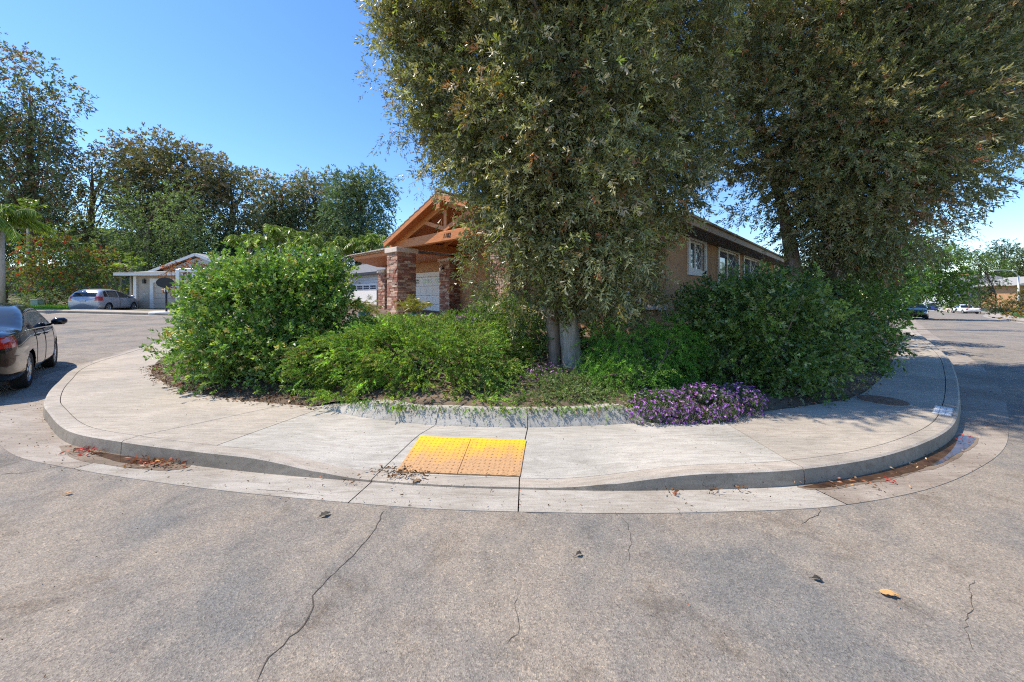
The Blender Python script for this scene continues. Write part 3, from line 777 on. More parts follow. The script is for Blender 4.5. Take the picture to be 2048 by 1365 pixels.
lr = rr_.build('canopy_roof', M['roof_tile'], house)
tl = MB()
for k in range(18):
    x = -3.5-k*.30
    if x > -8.7: tl.rbox((x-.14, .42, EZ+.085),(.27,.34,.05),None,.012)
for k in range(14):
    t = (k+.5)/14; tl.rbox((-8.7-3.3*t,.42+2.9*t,EZ+.085),(.27,.30,.05),Matrix.Rotation(R(-41),3,'Z'),.012)
tag(tl.build('eave_tile', M['roof_tile'], lr), kind='stuff')
# right wing with the shaded side wall
S1 = 7.15; WS = .75; WB = .3
wins = [(2.25,3.45,2.32,3.08),(4.85,7.15,1.75,3.10),(8.05,10.65,1.75,3.10),(14.2,16.0,1.75,3.0)]
wall_with('side_wall', S1-.2, S1, WS, 22.0, WB, 3.34, wins, 'y')
wall_with('wing_wall', 3.6, S1-.2, WS, WS+.2, WB, 3.34, [(4.6,6.2,1.6,2.9)], 'x')
wall_with('return_wall', 3.6, 3.8, WS+.2, 4.0, WB, 3.34, [], 'y')
hb('rear_wall', 'stucco', -11.7, S1, 21.8, 22.0, .3, 3.34)
hb('left_wall', 'stucco', -11.7, -11.5, 4.01, 21.8, .3, 3.34)
hb('base_ledge', 'cream_trim', 3.75, S1+.06, WS-.08, WS-.005, 1.33, 1.45)
def window(parent, a0, a1, z0, z1, axis, pos, lattice=True, out=1, trimw=.14, head=.2):
    """sliding window in a wall plane; axis 'y': plane x=pos"""
    def B(a, b, c, d, p0, p1): 
        return (p0, p1, a, b, c, d) if axis == 'y' else (a, b, p0, p1, c, d)
    o = out
    fr = MB()
    lo, hi = sorted((pos+o*.003, pos+o*.045))
    for (a, b, c, d) in ((a0-trimw, a1+trimw, z1, z1+head), (a0-trimw, a1+trimw, z0-trimw, z0), (a0-trimw, a0, z0, z1), (a1, a1+trimw, z0, z1)):
        fr.box(*B(a, b, c, d, lo, hi))
    wn = fr.build('window', M['trim'], parent)
    lo, hi = sorted((pos-o*.09, pos-o*.03)); f = .05; mid = (a0+a1)/2; fm = MB()
    for (a, b, c, d) in ((a0, a1, z0, z0+f), (a0, a1, z1-f, z1), (a0, a0+f, z0+f, z1-f), (a1-f, a1, z0+f, z1-f), (mid-f/2, mid+f/2, z0+f, z1-f)): fm.box(*B(a, b, c, d, lo, hi))
    fm.build('window_frame', M['door_white'], wn)
    lo, hi = sorted((pos-o*.075, pos-o*.065))
    for (a, b) in ((a0+f, mid-f/2), (mid+f/2, a1-f)): MB().box(*B(a, b, z0+f, z1-f, lo, hi)).build('pane', M['pane'], wn)
    if lattice:
        lt = MB(); x = pos-o*.058
        a, b = mid+f/2, a1-f; h0, h1 = z0+f, z1-f; pts1 = []; pts2 = []
        for k in range(9):
            t = k/8; w_ = .5-.42*math.cos(2*math.pi*(t-.5))*.9
            w_ = .5+.38*math.cos(2*math.pi*t)
            p = (a+(b-a)*w_, h0+(h1-h0)*t); q = (a+(b-a)*(1-w_), h0+(h1-h0)*t)
            pts1.append((x, p[0], p[1]) if axis == 'y' else (p[0], x, p[1])); pts2.append((x, q[0], q[1]) if axis == 'y' else (q[0], x, q[1]))
        lt.tube(pts1, .014, 5); lt.tube(pts2, .014, 5); lt.build('muntin', M['door_white'], wn)
    # backing sheet coloured near black to stand in for the unlit room behind
    lo, hi = sorted((pos-o*.19, pos-o*.17)); MB().box(*B(a0, a1, z0, z1, lo, hi)).build('dark_room_backing', M['dark'], wn)
    return wn
for i, (a, b, c, d) in enumerate(wins): window(house, a, b, c, d, 'y', S1, True)
window(house, 4.6, 6.2, 1.6, 2.9, 'x', WS, False, -1)
# hip roof over the main body
EV = 3.30; ov = .65
x0, x1, y0, y1 = 3.1, S1+ov, WS-ov, 22.6; rd = 3.1; sl = .34
mr = MB()
P = [(x1,y0,EV),(x1,y1,EV),(-12.3,y1,EV),(-12.3,9.5,EV),(x0-.2,y0,EV)]
tv = [(x1,y0,EV),(x1,y1,EV),(-12.3,y1,EV),(-12.3,9.6,EV),(-3.45,9.6,EV+1.9),(x0,y0,EV),(x0,y0+4.6,EV+1.59),(-2,15.5,EV+2.9)]
mr.add([(x1,y0,EV),(x1,y1,EV),(x0,y0+4.7,EV+1.6),(x0,y1-4.7,EV+1.6),(x0,y0,EV)], [(0,1,3,2),(0,2,4)])
mr.add([(x1,y1,EV),(-12.3,y1,EV),(-7.5,y1-4.7,EV+1.6),(x0,y1-4.7,EV+1.6)], [(0,1,2,3)])
mr.add([(-12.3,y1,EV),(-12.3,8.0,EV+.1),(-7.5,12.7,EV+1.6),(-7.5,y1-4.7,EV+1.6)], [(0,1,2,3)])
mr.add([(-7.5,12.7,EV+1.6),(x0,12.7,EV+1.6),(x0,y1-4.7,EV+1.6),(-7.5,y1-4.7,EV+1.6)], [(0,1,2,3)])
mr.add([(-12.3,8.0,EV+.1),(x0,8.0,EV+.1),(x0,12.7,EV+1.6),(-7.5,12.7,EV+1.6)], [(0,1,2,3)])
main = mr.build('main_roof', M['roof_tile'], house)
fm = MB(); fm.box(x1-.05, x1, y0, y1, EV-.18, EV-.005); fm.box(x0, x1-.055, y0, y0+.05, EV-.18, EV-.005); fm.build('fascia_board', M['tan_fascia'], house)
sf = MB(); sf.box(S1+.002, x1-.055, y0+.06, y1, EV-.17, EV-.15); sf.box(3.65, S1-.01, y0+.06, WS-.005, EV-.17, EV-.15); sf.build('soffit', M['old_wood'], house)
tl = MB()
for k in range(int((y1-y0)/.30)): tl.rbox((x1-.10, y0+.15+k*.30, EV+.045),(.36,.27,.05),Matrix.Rotation(R(19),3,'Y'),.012)
for k in range(int((x1-x0-.3)/.30)): tl.rbox((x0+.3+k*.30, y0+.08, EV+.045),(.27,.36,.05),Matrix.Rotation(R(19),3,'X'),.012)
tag(tl.build('eave_tile', M['roof_tile'], main), kind='stuff')
for k in range(18):
    y = y0+.6+k*1.2; MB().box(S1+.01, x1-.06, y-.045, y+.045, EV-.15+.001, EV-.02).build('rafter_tail', M['old_wood'], house)
# driveway slabs in front of the garage and walkway
dw = empty('driveway', (HT[0], HT[1], 0), HRZ); tag(dw, kind='structure')
for i in range(4):
    for j in range(3):
        a, b = -10.6+j*2.0, -10.6+(j+1)*2.0-.012; c, d = 3.7-(i+1)*2.6+.012, 3.7-i*2.6
        z1 = .66-.0*i; g = MB(); 
        zc = lambda t: .665+.045*(t-3.7) if t < 3.7 else .665
        v = [(a,c,zc(c)),(b,c,zc(c)),(b,d,zc(d)),(a,d,zc(d))]; v += [(x,y,z-.12) for x,y,z in v]
        g.add(v, [(0,1,2,3),(7,6,5,4),(4,5,1,0),(5,6,2,1),(6,7,3,2),(7,4,0,3)]); g.build('driveway_slab', M['concrete'], dw)
wk = empty('walkway', (HT[0], HT[1], 0), HRZ); tag(wk, kind='structure')
for j in range(7):
    a = -4.55+j*1.2; MB().box(a, a+1.188, -1.6, 3.7, .62, .80).build('walkway_slab', M['concrete'], wk)

# neighbour's pale two-storey house behind the garage
nb = empty('neighbour_house', (HT[0], HT[1], 0), HRZ, 'pale two-storey house with dark gutters and grey roofs beyond the stone columns', 'house')
def nbx(name, m, x0, x1, y0, y1, z0, z1, p=None): return MB().box(x0, x1, y0, y1, z0, z1).build(name, M[m], p or nb)
LF = 5.6
for k in range(13): MB().box(-26, -14.6, LF-.012*(k%2)-.001*k, LF+.2, .3+k*.235, .3+(k+1)*.235-.012).build('siding_board', M['siding'], nb)
nbx('lower_wall', 'siding', -25.9, -14.7, LF+.21, LF+9, .3, 3.3)
nbx('gutter_trim', 'gutter_dark', -26.4, -14.2, LF-.55, LF-.40, 3.26, 3.44)
g = MB(); g.add([(-26.5,LF-.45,3.45),(-14.1,LF-.45,3.45),(-14.1,LF+3.6,4.9),(-26.5,LF+3.6,4.9),(-14.1,LF+9,3.45)], [(0,1,2,3),(1,4,2)]); g.build('lower_roof', M['grey_roof'], nb)
nbx('side_gable', 'siding', -14.72, -14.65, LF+.2, LF+9, 3.3, 3.44)
dgo = nbx('garage_door', 'door_white', -21.2, -16.4, LF-.05, LF-.02, .5, 2.6)
for k in range(4):
    x = -20.95+k*1.16; nbx('window_frame', 'door_white', x, x+1.0, LF-.07, LF-.052, 2.1, 2.5, dgo)
    for q in range(3): 
        for r_ in range(2): nbx('pane', 'pane', x+.04+q*.32, x+.32+q*.32, LF-.08, LF-.071, 2.15+r_*.17, 2.28+r_*.17, dgo)
nbx('meter_box', 'siding', -15.7, -15.0, LF-.22, LF-.02, 2.1, 3.0)
UF = 9.2
for k in range(8): MB().box(-27, -12.5, UF-.001*k, UF+.2, 4.0+k*.235, 4.0+(k+1)*.235-.012).build('siding_board', M['siding'], nb)
nbx('upper_wall', 'siding', -26.9, -12.6, UF+.21, UF+8, 3.3, 5.85)
w2 = nbx('window', 'trim', -20.3, -18.6, UF-.06, UF-.01, 4.35, 5.5)
for q in range(2): nbx('pane', 'pane', -20.2+q*.8, -19.5+q*.8, UF-.075, UF-.061, 4.45, 5.4, w2)
nbx('gutter_trim', 'gutter_dark', -27.6, -12.0, UF-.62, UF-.46, 5.72, 5.92)
g = MB(); g.add([(-27.7,UF-.55,5.93),(-11.9,UF-.55,5.93),(-11.9,UF+4,7.25),(-27.7,UF+4,7.25),(-11.9,UF+8.5,5.93)], [(0,1,2,3),(1,4,2)]); g.build('upper_roof', M['grey_roof'], nb)
mbp = MB(); mbp.add([(-24,UF+.3,6.27),(-16,UF+.3,6.27),(-16,UF+3.4,7.17),(-24,UF+3.4,7.17)], [(0,1,2,3)]); 
for k in range(6): MB().beam((-23.5+k*1.3,UF+.2,6.36),(-23.5+k*1.3,UF+2.6,7.06),1.2,.04,up=(0,-.3,1)).build('roof_panel', M['solar'], nb)
# fence between the houses
fe = empty('fence', (HT[0], HT[1], 0), HRZ, 'dark weathered board fence between the pale house and the stone pillar', 'fence')
for k in range(24): MB().box(-14.5+k*.13, -14.5+k*.13+.118, 4.6+.01*(k%2), 4.625+.01*(k%2), .35, 2.05+.02*(k%3)).build('fence_board', M['old_wood'], fe)
MB().box(-14.5,-11.75,4.65,4.70,1.6,1.7).build('rail', M['old_wood'], fe)

# beige neighbour house at the end of the cul-de-sac
b2 = empty('garage_house', (-24.2, 27.6, 0), R(-3), 'low beige house with a tan garage door at the end of the cul-de-sac', 'house')
def bb(name, m, x0, x1, y0, y1, z0, z1, p=None): return MB().box(x0, x1, y0, y1, z0, z1).build(name, M[m], p or b2)
bb('wall', 'beige_wall', -3.9, -2.95, 0, .2, .5, 3.15); bb('wall', 'beige_wall', 1.95, 6.6, 0, .2, .5, 3.15); bb('wall', 'beige_wall', -2.95, 1.95, 0, .2, 2.95, 3.15)
bb('wall', 'beige_wall', -3.9, -3.7, .2, 9, .5, 3.15); bb('wall', 'beige_wall', 6.4, 6.6, .2, 9, .5, 3.15); bb('wall', 'beige_wall', -3.7, 6.4, 8.8, 9, .5, 3.15)
bb('corner_post', 'door_white', -4.16, -3.92, -.12, .12, .5, 3.15)
g2 = empty('garage_door'); g2.parent = b2
for k in range(5): MB().rbox((-.45,.10,.84+k*.40),(4.5,.05,.39),None,.006).build('door_section', M['door_tan'], g2)
tr = MB(); tr.box(-2.95,-2.70,-.03,.16,.6,2.95); tr.box(1.8,1.95,-.03,.16,.6,2.95); tr.box(-2.70,1.8,-.03,.16,2.64,2.94); tr.build('door_trim', M['door_white'], b2)
for k in range(4):
    x = -2.6+k*1.1; fo = bb('window_frame', 'door_white', x, x+.95, .04, .07, 2.32, 2.62, g2)
    for q in range(3):
        for r_ in range(2): bb('pane', 'pane', x+.03+q*.31, x+.29+q*.31, .03, .039, 2.35+r_*.13, 2.45+r_*.13, fo)
bb('fascia_board', 'door_white', -5.0, 7.2, -.75, -.70, 3.13, 3.34); bb('soffit', 'beige_wall', -4.98, 7.15, -.69, 0, 3.13, 3.15)
g = MB(); g.add([(-5.05,-.8,3.35),(7.25,-.8,3.35),(7.25,1.0,3.62),(-5.05,9.3,3.35),(-3.2,1.0,3.62)], [(0,1,2,4),(0,4,3)]); g.build('lower_roof', M['light_roof'], b2)
gv = [(-2.6,.5,3.5),(3.6,.5,3.5),(.5,.5,4.62)]; MB().add([*gv,*[(x,y+.1,z) for x,y,z in gv]], [(0,1,2),(3,5,4),(0,3,4,1),(1,4,5,2),(2,5,3,0)]).build('gable_wall', M['siding'], b2)
for sg, xe in ((-1,-3.4),(1,4.4)):
    g = MB(); v = [(.5,.1,4.78),(xe,.1,3.38),(xe,9.5,3.38),(.5,9.5,4.78)]; v += [(x,y,z+.06) for x,y,z in v]; g.add(v, [(0,1,2,3),(7,6,5,4),(0,4,5,1),(1,5,6,2),(2,6,7,3),(3,7,4,0)]); g.build('gable_roof', M['light_roof'], b2)
    MB().beam((.5,.06,4.74),(xe,.06,3.34),.04,.20).build('barge_board', M['door_white'], b2)
lm = MB(); lm.rbox((-3.35,-.08,2.72),(.18,.14,.30),None,.02); lm.tube([(-3.35,0,2.9),(-3.35,-.1,2.95)],.02,6); lm.build('wall_lamp', M['plastic'], b2)
text('house_number', '11834', .2, (-3.38,-.012,1.72), (R(90),0,0), M['door_white'], b2)
d2 = empty('neighbour_driveway', (-24.2,27.6,0), R(-3)); tag(d2, kind='structure')
for i in range(2):
    for j in range(3):
        x0, x1 = -3.2+j*1.9, -3.2+(j+1)*1.9-.015
        v = []
        for (x, y) in ((x0,-.02-(i+1)*3.0+.015),(x1,-.02-(i+1)*3.0+.015),(x1,-.02-i*3.0),(x0,-.02-i*3.0)):
            v.append((x, y, .66+.018*y+.0))
        v += [(x,y,z-.15) for x,y,z in v]
        MB().add(v, [(0,1,2,3),(7,6,5,4),(4,5,1,0),(5,6,2,1),(6,7,3,2),(7,4,0,3)]).build('driveway_slab', M['concrete'], d2)

# houses along the right street
def px_local(px, D): return ((px-CX)/FPX*D, D)
rh = empty('blue_house', (*px_local(1975, 84), float(H(*px_local(1975,84)))), R(-18), 'pale blue-grey two-storey house with a grey roof beyond the white pickup', 'house')
def rb(name, m, x0, x1, y0, y1, z0, z1, p=None): return MB().box(x0, x1, y0, y1, z0, z1).build(name, M[m], p or rh)
rb('upper_wall', 'siding', -6.6, 6.2, 0, 9, -1.0, 6.6)
g = MB(); g.add([(-8.2,-1,6.5),(7.6,-1,6.5),(7.6,10,6.5),(-8.2,10,6.5),(-3.2,4.5,8.6),(3,4.5,8.6)], [(0,1,5,4),(1,2,5),(2,3,4,5),(3,0,4)]); g.build('roof', M['grey_roof'], rh)
g = MB(); g.add([(-3.0,4,7.9),(2,4,7.9),(2,8,7.9),(-3.0,8,7.9),(-1.5,6,8.9),(.5,6,8.9)], [(0,1,5,4),(1,2,5),(2,3,4,5),(3,0,4)]); g.build('tile_roof', M['red_tile'], rh)
for x in (-5, 1.2): 
    wn = rb('window', 'trim', x, x+2.2, -.06, -.01, 4.2, 5.5); rb('pane', 'pane', x+.1, x+1.05, -.075, -.061, 4.3, 5.4, wn); rb('pane', 'pane', x+1.15, x+2.1, -.075, -.061, 4.3, 5.4, wn)
rb('garage_wing', 'terracotta', -.5, 6.2, -6, -.1, 1.0, 3.3)
g = MB(); g.add([(-1.2,-6.8,3.3),(7,-6.8,3.3),(7,-.08,3.5),(-1.2,-.08,3.5),(3,-3.5,4.3)], [(0,1,4),(1,2,4),(2,3,4),(3,0,4)]); g.build('wing_roof', M['light_roof'], rh)
gdr = rb('garage_door', 'door_white', .3, 2.6, -6.06, -6.02, 1.2, 2.9); rb('front_arch', 'terracotta', 3.0, 5.8, -6.5, -6.05, 1.0, 3.2)
rb('porch', 'terracotta', 3.2, 5.6, -7.2, -6.55, .4, 1.7)
r2 = empty('tan_house', (*px_local(2092, 70), float(H(*px_local(2062,70)))+.8), R(-20), 'tan house at the right edge with a pale roof', 'house')
MB().box(-4,5,0,8,0,4.6).build('wall', M['stucco'], r2); g = MB(); g.add([(-5,-1,4.5),(6,-1,4.5),(6,9,4.5),(-5,9,4.5),(.5,-.8,6.4),(.5,8.8,6.4)], [(0,1,4),(1,2,5,4),(2,3,5),(3,0,4,5)]); g.build('roof', M['light_roof'], r2)
MB().box(-2.5,1.5,-.06,-.02,.6,2.8).build('garage_door', M['door_white'], r2)
hh2 = empty('hill_house', (*px_local(188, 62), 9.8), R(10), 'pale house glimpsed high on the slope between the tall trees', 'house')
MB().box(-4,4,0,6,-4.0,2.2).build('wall', M['siding'], hh2); g = MB(); g.add([(-4.8,-.8,2.2),(4.8,-.8,2.2),(4.8,6.8,2.2),(-4.8,6.8,2.2),(-2,3,3.6),(2,3,3.6)], [(0,1,5,4),(1,2,5),(2,3,4,5),(3,0,4)]); g.build('roof', M['grey_roof'], hh2)
for x in (-2.6, .8): MB().box(x, x+1.6, -.06, -.01, .6, 1.7).build('window', M['pane'], hh2)

# ------------------------------------------------------------------ plants
def unit(a): return a/(np.linalg.norm(a, axis=-1, keepdims=True)+1e-9)
def rand_dir(n, rng): return unit(rng.normal(size=(n, 3)))
def leaf_mesh(name, p, a, L, Wd, col, m, parent, rng, tri=False):
    """one kite-shaped leaf per row of p (base), a (axis)"""
    n = len(p); b = unit(np.cross(a, rand_dir(n, rng)))
    L = np.broadcast_to(L, (n,))[:,None]; Wd = np.broadcast_to(Wd, (n,))[:,None]
    K = 3 if tri else 4; v = np.empty((n, K, 3), np.float32)
    if tri:
        flip = (rng.random(n) < .5)[:,None]; tip = p+a*L; wide = np.where(flip, p+a*L*.15, p+a*L*.8); point = np.where(flip, tip, p)
        v[:,0] = point; v[:,1] = wide+b*Wd/2; v[:,2] = wide-b*Wd/2
    else:
        v[:,0] = p; mid = p+a*L*.48; v[:,1] = mid+b*Wd/2; tip = p+a*L; tip[:,2] -= L[:,0]*.10; v[:,2] = tip; v[:,3] = mid-b*Wd/2
    me = bpy.data.meshes.new(name); me.vertices.add(n*K); me.vertices.foreach_set('co', v.reshape(-1))
    me.loops.add(n*K); me.loops.foreach_set('vertex_index', np.arange(n*K, dtype=np.int32))
    me.polygons.add(n); me.polygons.foreach_set('loop_start', np.arange(0, n*K, K, dtype=np.int32))
    try: me.polygons.foreach_set('loop_total', np.full(n, K, np.int32))
    except Exception: pass
    at_ = me.attributes.new('tint', 'FLOAT_COLOR', 'POINT')
    c4 = np.ones((n, K, 4), np.float32); c4[:,:,:3] = np.clip(col, .002, 1)[:,None,:]; at_.data.foreach_set('color', c4.reshape(-1))
    me.update(calc_edges=True)
    o = bpy.data.objects.new(name, me); C.objects.link(o); me.materials.append(m)
    if parent is not None: o.parent = parent
    return o
GAIN = {}
def gain(pal, g): return [(w_, tuple(c*g for c in q)) for w_, q in pal]
def pick(pal, n, rng, var=.22):
    """palette [(weight, rgb)] -> n colours with brightness jitter"""
    w_ = np.array([q[0] for q in pal], float); w_ /= w_.sum(); k = rng.choice(len(pal), n, p=w_)
    c = np.array([q[1] for q in pal])[k]; return c*np.exp(rng.normal(0, var, (n, 1)))
def twigs(base, dirs, tl, nper, L, Wd, pal_twig, rng, droop=.35, spread=(1.05, .45), tipbias=.75, tippal=None, ptip=.0, jit=.3):
    """leaves set along curved shoots. returns p, a, L, W, col"""
    n = len(base); N_ = n*nper; idx = np.repeat(np.arange(n), nper)
    s = rng.random(N_)**tipbias; D = dirs[idx]; ln = np.broadcast_to(tl, (n,))[idx]
    p = base[idx]+D*(s*ln)[:,None]; p[:,2] -= droop*ln*s*s
    ax = D.copy(); ax[:,2] -= 2*droop*s*.8; ax = unit(ax)
    th = (spread[0]*(1-s)+spread[1]*s)*(.8+.4*rng.random(N_)); pr = unit(np.cross(ax, rand_dir(N_, rng)))
    a = unit(ax*np.cos(th)[:,None]+pr*np.sin(th)[:,None])
    c = pal_twig[idx]*np.exp(rng.normal(0, jit*.6, (N_, 1)))
    if tippal is not None:
        has = rng.random(n) < ptip; tc = pick(tippal, n, rng)
        k = has[idx] & (s > .55); c[k] = tc[idx][k]*np.exp(rng.normal(0, .15, (k.sum(), 1)))
    LL = np.broadcast_to(L, (N_,))*(.7+.5*rng.random(N_)); WW = np.broadcast_to(Wd, (N_,))*(.8+.4*rng.random(N_))
    return p, a, LL, WW, c
def clumps(blobs, per_m3, cr, rng, shell=.55):
    """clump centres inside ellipsoids (cx,cy,cz,rx,ry,rz), biased to the shell"""
    out = []; par = []
    for k, b in enumerate(blobs):
        c = np.array(b[:3]); r = np.array(b[3:6]); n = max(2, int(per_m3*4.19*r[0]*r[1]*r[2]*1.0))
        d = rand_dir(n, rng); rad = (shell+(1-shell)*rng.random(n)**.6)
        out.append(c+d*r*rad[:,None]); par += [k]*n
    return np.vstack(out), np.array(par)
def crown(name, blobs, per_m3, cr, ntw, tl, nper, L, Wd, pal, parent, seed, m='leaf', outward=.6, down=-.1, droop=.3, tippal=None, ptip=0, shell=.5, cvar=.3, spread=(1.05,.45), flat=1.0, zmin=None, cull=None, tri=True):
    rng = np.random.default_rng(seed)
    cc, par = clumps(blobs, per_m3, cr, rng, shell)
    if cull is not None: cc = cc[cull(cc)]
    ctr = np.array([b[:3] for b in blobs]).mean(0)
    n = len(cc)*ntw; ix = np.repeat(np.arange(len(cc)), ntw)
    off = rand_dir(n, rng)*(rng.random(n)**.5)[:,None]*cr; off[:,2] *= flat
    base = cc[ix]+off
    od = unit(cc-ctr)[ix]
    d = unit(od*outward+unit(off)*.7+rand_dir(n, rng)*.55+np.array([0,0,down]))
    cp = pick(pal, len(cc), rng, cvar)[ix]*.55+pick(pal, n, rng, .25)*.45
    p, a, LL, WW, c = twigs(base, d, tl*(.6+.8*rng.random(n)), nper, L, Wd, cp, rng, droop, spread, .75, tippal, ptip)
    if zmin is not None:
        k = p[:,2] > zmin(p[:,0], p[:,1]); p, a, LL, WW, c = p[k], a[k], LL[k], WW[k], c[k]
    o = leaf_mesh(name, p, a, LL, WW, c, M[m], parent, rng, tri)
    o['kind'] = 'stuff'
    return o, cc
def limb(mb, a, b, ra, rb, rng, bend=.15, n=7, sides=7):
    a = np.array(a, float); b = np.array(b, float); L = np.linalg.norm(b-a); off = rng.normal(0, bend*L, 3); pts = []
    for i in range(n):
        t = i/(n-1); p = a*(1-t)+b*t+off*math.sin(math.pi*t)*.5+np.array([0,0,.12*L*math.sin(math.pi*t)]); pts.append(tuple(p))
    mb.tube(pts, [ra*(1-i/(n-1))+rb*i/(n-1) for i in range(n)], sides); return pts
def bark_tube(name, pts, rads, m, parent, rng, n=14, rough=.12):
    c = cat_rom([(*p, r) for p, r in zip(pts, rads)], 6); v = []; f = []
    ph = rng.random(5)*6.28
    for i, q in enumerate(c):
        for j in range(n):
            t = 2*math.pi*j/n; rr = q[3]*(1+rough*math.sin(3*t+ph[0]+i*.25)+rough*.7*math.sin(7*t+ph[1]-i*.4)+rng.normal(0, rough*.25))
            v.append((q[0]+rr*math.cos(t), q[1]+rr*math.sin(t), q[2]))
    k = len(c)
    for i in range(k-1):
        for j in range(n): f.append((i*n+j, i*n+(j+1)%n, (i+1)*n+(j+1)%n, (i+1)*n+j))
    f.append(tuple((k-1)*n+j for j in range(n)))
    return mesh_obj(name, v, f, M[m], parent, True)
def pb(px, py, D, r, ry=None, rz=None):
    """crown ellipsoid seen at a photo pixel with radius r pixels"""
    c = at(px, py, D); m = r/FPX*D; return (c.x, c.y, c.z, m, ry or min(1.5, m*1.3), (rz/FPX*D) if rz else m)
Z0 = np.zeros(3)

# ---- tree 1: big weeping willow-leaved tree on the corner
OLIVE = [(4,(.082,.085,.036)),(3,(.060,.068,.026)),(2,(.12,.118,.055)),(.8,(.15,.125,.05)),(.25,(.15,.07,.03))]; OLIVE = gain(OLIVE, 2.2)
TIPS = [(3,(.44,.43,.22)),(2,(.52,.44,.30)),(2,(.34,.38,.09)),(1,(.30,.13,.06)),(.6,(.34,.24,.05))]
rng = np.random.default_rng(5)
t1 = empty('willow_leaved_tree', (.95,6.35,.35), 0, 'huge dense willow-leaved tree with hanging foliage and pale trunks behind the retaining wall', 'tree')
def rel(blobs, o): return [(b[0]-o[0], b[1]-o[1], b[2]-o[2], *b[3:]) for b in blobs]
o1 = (.95,6.35,.35)
B1 = [pb(875,40,7.0,98),pb(1040,40,6.7,130),pb(1200,60,6.8,130),pb(1330,90,7.2,95),pb(825,110,7.0,60),pb(850,190,7.0,50),pb(915,205,6.9,85),pb(1050,220,6.5,120),pb(1200,230,6.6,120),pb(1330,240,7.0,85),
      pb(945,300,6.8,70),pb(1070,350,6.4,102),pb(1180,370,6.3,112),pb(1310,370,6.8,74),pb(985,408,6.6,54),pb(1095,480,6.3,82),pb(1190,490,6.2,95),pb(1280,470,6.5,54),pb(1003,490,6.4,52),pb(1110,570,6.2,60,.5),pb(1200,565,6.1,70,.6),pb(1285,560,6.4,36),pb(992,560,6.4,36,.4),pb(1150,620,6.0,36,.35,26),pb(1240,605,6.1,44,.4,28),pb(1085,620,6.1,42,.4,28),pb(1290,600,6.2,26,.3,22),pb(1035,625,6.15,30,.35,18),
      pb(1400,150,7.4,60),pb(1400,280,7.4,52),pb(1385,360,7.3,34)]
B1T = [pb(990,-110,7.2,190,2.0),pb(1190,-120,7.0,190,2.0),pb(1090,-300,7.3,190,2.2),pb(1320,-60,7.6,120,2),
      pb(1060,150,8.6,220,1.2),pb(1200,330,8.2,170,1.0),pb(1010,300,8.3,130,1)]
SP = [pb(762,150,7.0,30,.25,12),pb(795,185,7.0,28,.25,16),pb(785,262,6.9,32,.25,14),pb(830,245,6.9,40,.3,22),pb(770,60,7.0,22,.25,25),pb(865,360,6.8,30,.3,26)]
crn, cc1 = crown('crown', rel(B1, o1), 20.0, .30, 14, .30, 21, .105, .024, OLIVE, t1, 21, 'leaf', .55, -.15, .38, TIPS, .30, .40, .40, (1.3,.7), zmin=lambda x, y: .85+.22*np.sin(x*9)+.15*np.sin(y*13+x*23))
crown('crown_top', rel(B1T, o1), 2.6, .5, 12, .5, 16, .16, .045, OLIVE, t1, 23, 'leaf', .45, -.2, .4, None, 0, .4)
crown('branch_spray', rel(SP, o1), 70, .16, 9, .30, 14, .08, .016, OLIVE, t1, 22, 'leaf', .5, 0, .3, TIPS, .25, .1)
rg = np.random.default_rng(3)
tk = bark_tube('trunk', [(.10,-.05,-.35),(.06,-.02,.2),(.02,.02,.9),(.05,.1,1.8),(.2,.3,3.2),(.15,.4,5.2),(.0,.5,7.5)], [.25,.175,.15,.16,.14,.11,.04], 'bark_pale', t1, rg, 18, .12)
bark_tube('trunk', [(-.18,.10,-.3),(-.22,.10,.35),(-.26,.14,1.0),(-.45,.3,2.2),(-.9,.5,4.2),(-1.3,.7,6.0)], [.17,.12,.115,.10,.07,.03], 'bark', t1, rg, 14, .14)
lm = MB()
for k in rg.choice(len(cc1), 150, replace=False):
    c = cc1[k]; h = max(.9, min(6.2, c[2]-rg.uniform(.2, 1.8))); limb(lm, (.05+.02*h,.05*h,h), c, .035+.02*rg.random(), .006, rg, .12, 7, 5)
lm.build('branch', M['bark_pale'], t1, True)
# twiggy limbs poking out, hanging shreds
# ---- tree 2
OL2 = [(4,(.080,.085,.040)),(3,(.11,.108,.052)),(2,(.05,.065,.022)),(1.2,(.15,.13,.06)),(.3,(.15,.065,.035))]; OL2 = gain(OL2, 2.25)
o2 = (6.75,8.1,.4)
t2 = empty('willow_leaved_tree', o2, 0, 'second large grey-green tree overhanging the right sidewalk with forked dark trunks', 'tree')
B2 = [pb(1485,50,8.2,78),pb(1610,60,7.9,115,1.0),pb(1760,60,7.8,130,1.0),pb(1900,60,7.8,125,1.0),pb(2035,60,7.9,110,.9),pb(1485,170,8.2,65),pb(1575,220,7.9,100,1.0),pb(1710,220,7.7,125,1.0),pb(1850,220,7.7,120,1.0),pb(1975,185,7.8,92,.9),pb(2055,215,7.9,55),
      pb(1478,285,8.2,48),pb(1565,335,8.0,72,.9),pb(1700,345,7.7,108,1.0),pb(1835,330,7.7,96,1.0),pb(1925,280,7.8,60),pb(1955,335,7.8,26,.3),pb(1490,365,8.2,30),pb(1540,410,8.3,32),pb(1600,460,8.2,42),pb(1660,420,7.9,60),pb(1735,440,7.8,76,.9),pb(1830,405,7.8,50),pb(1650,500,8.0,42,.6),pb(1710,510,7.9,46,.6),pb(1765,500,7.9,38,.6)]
B2T = [pb(1620,-110,8.0,130,1.0),pb(1790,-130,7.9,140,1.0),pb(1930,-90,7.9,100,.9),pb(1740,-260,8.0,110,1.0),pb(1740,150,8.4,190,.6)]
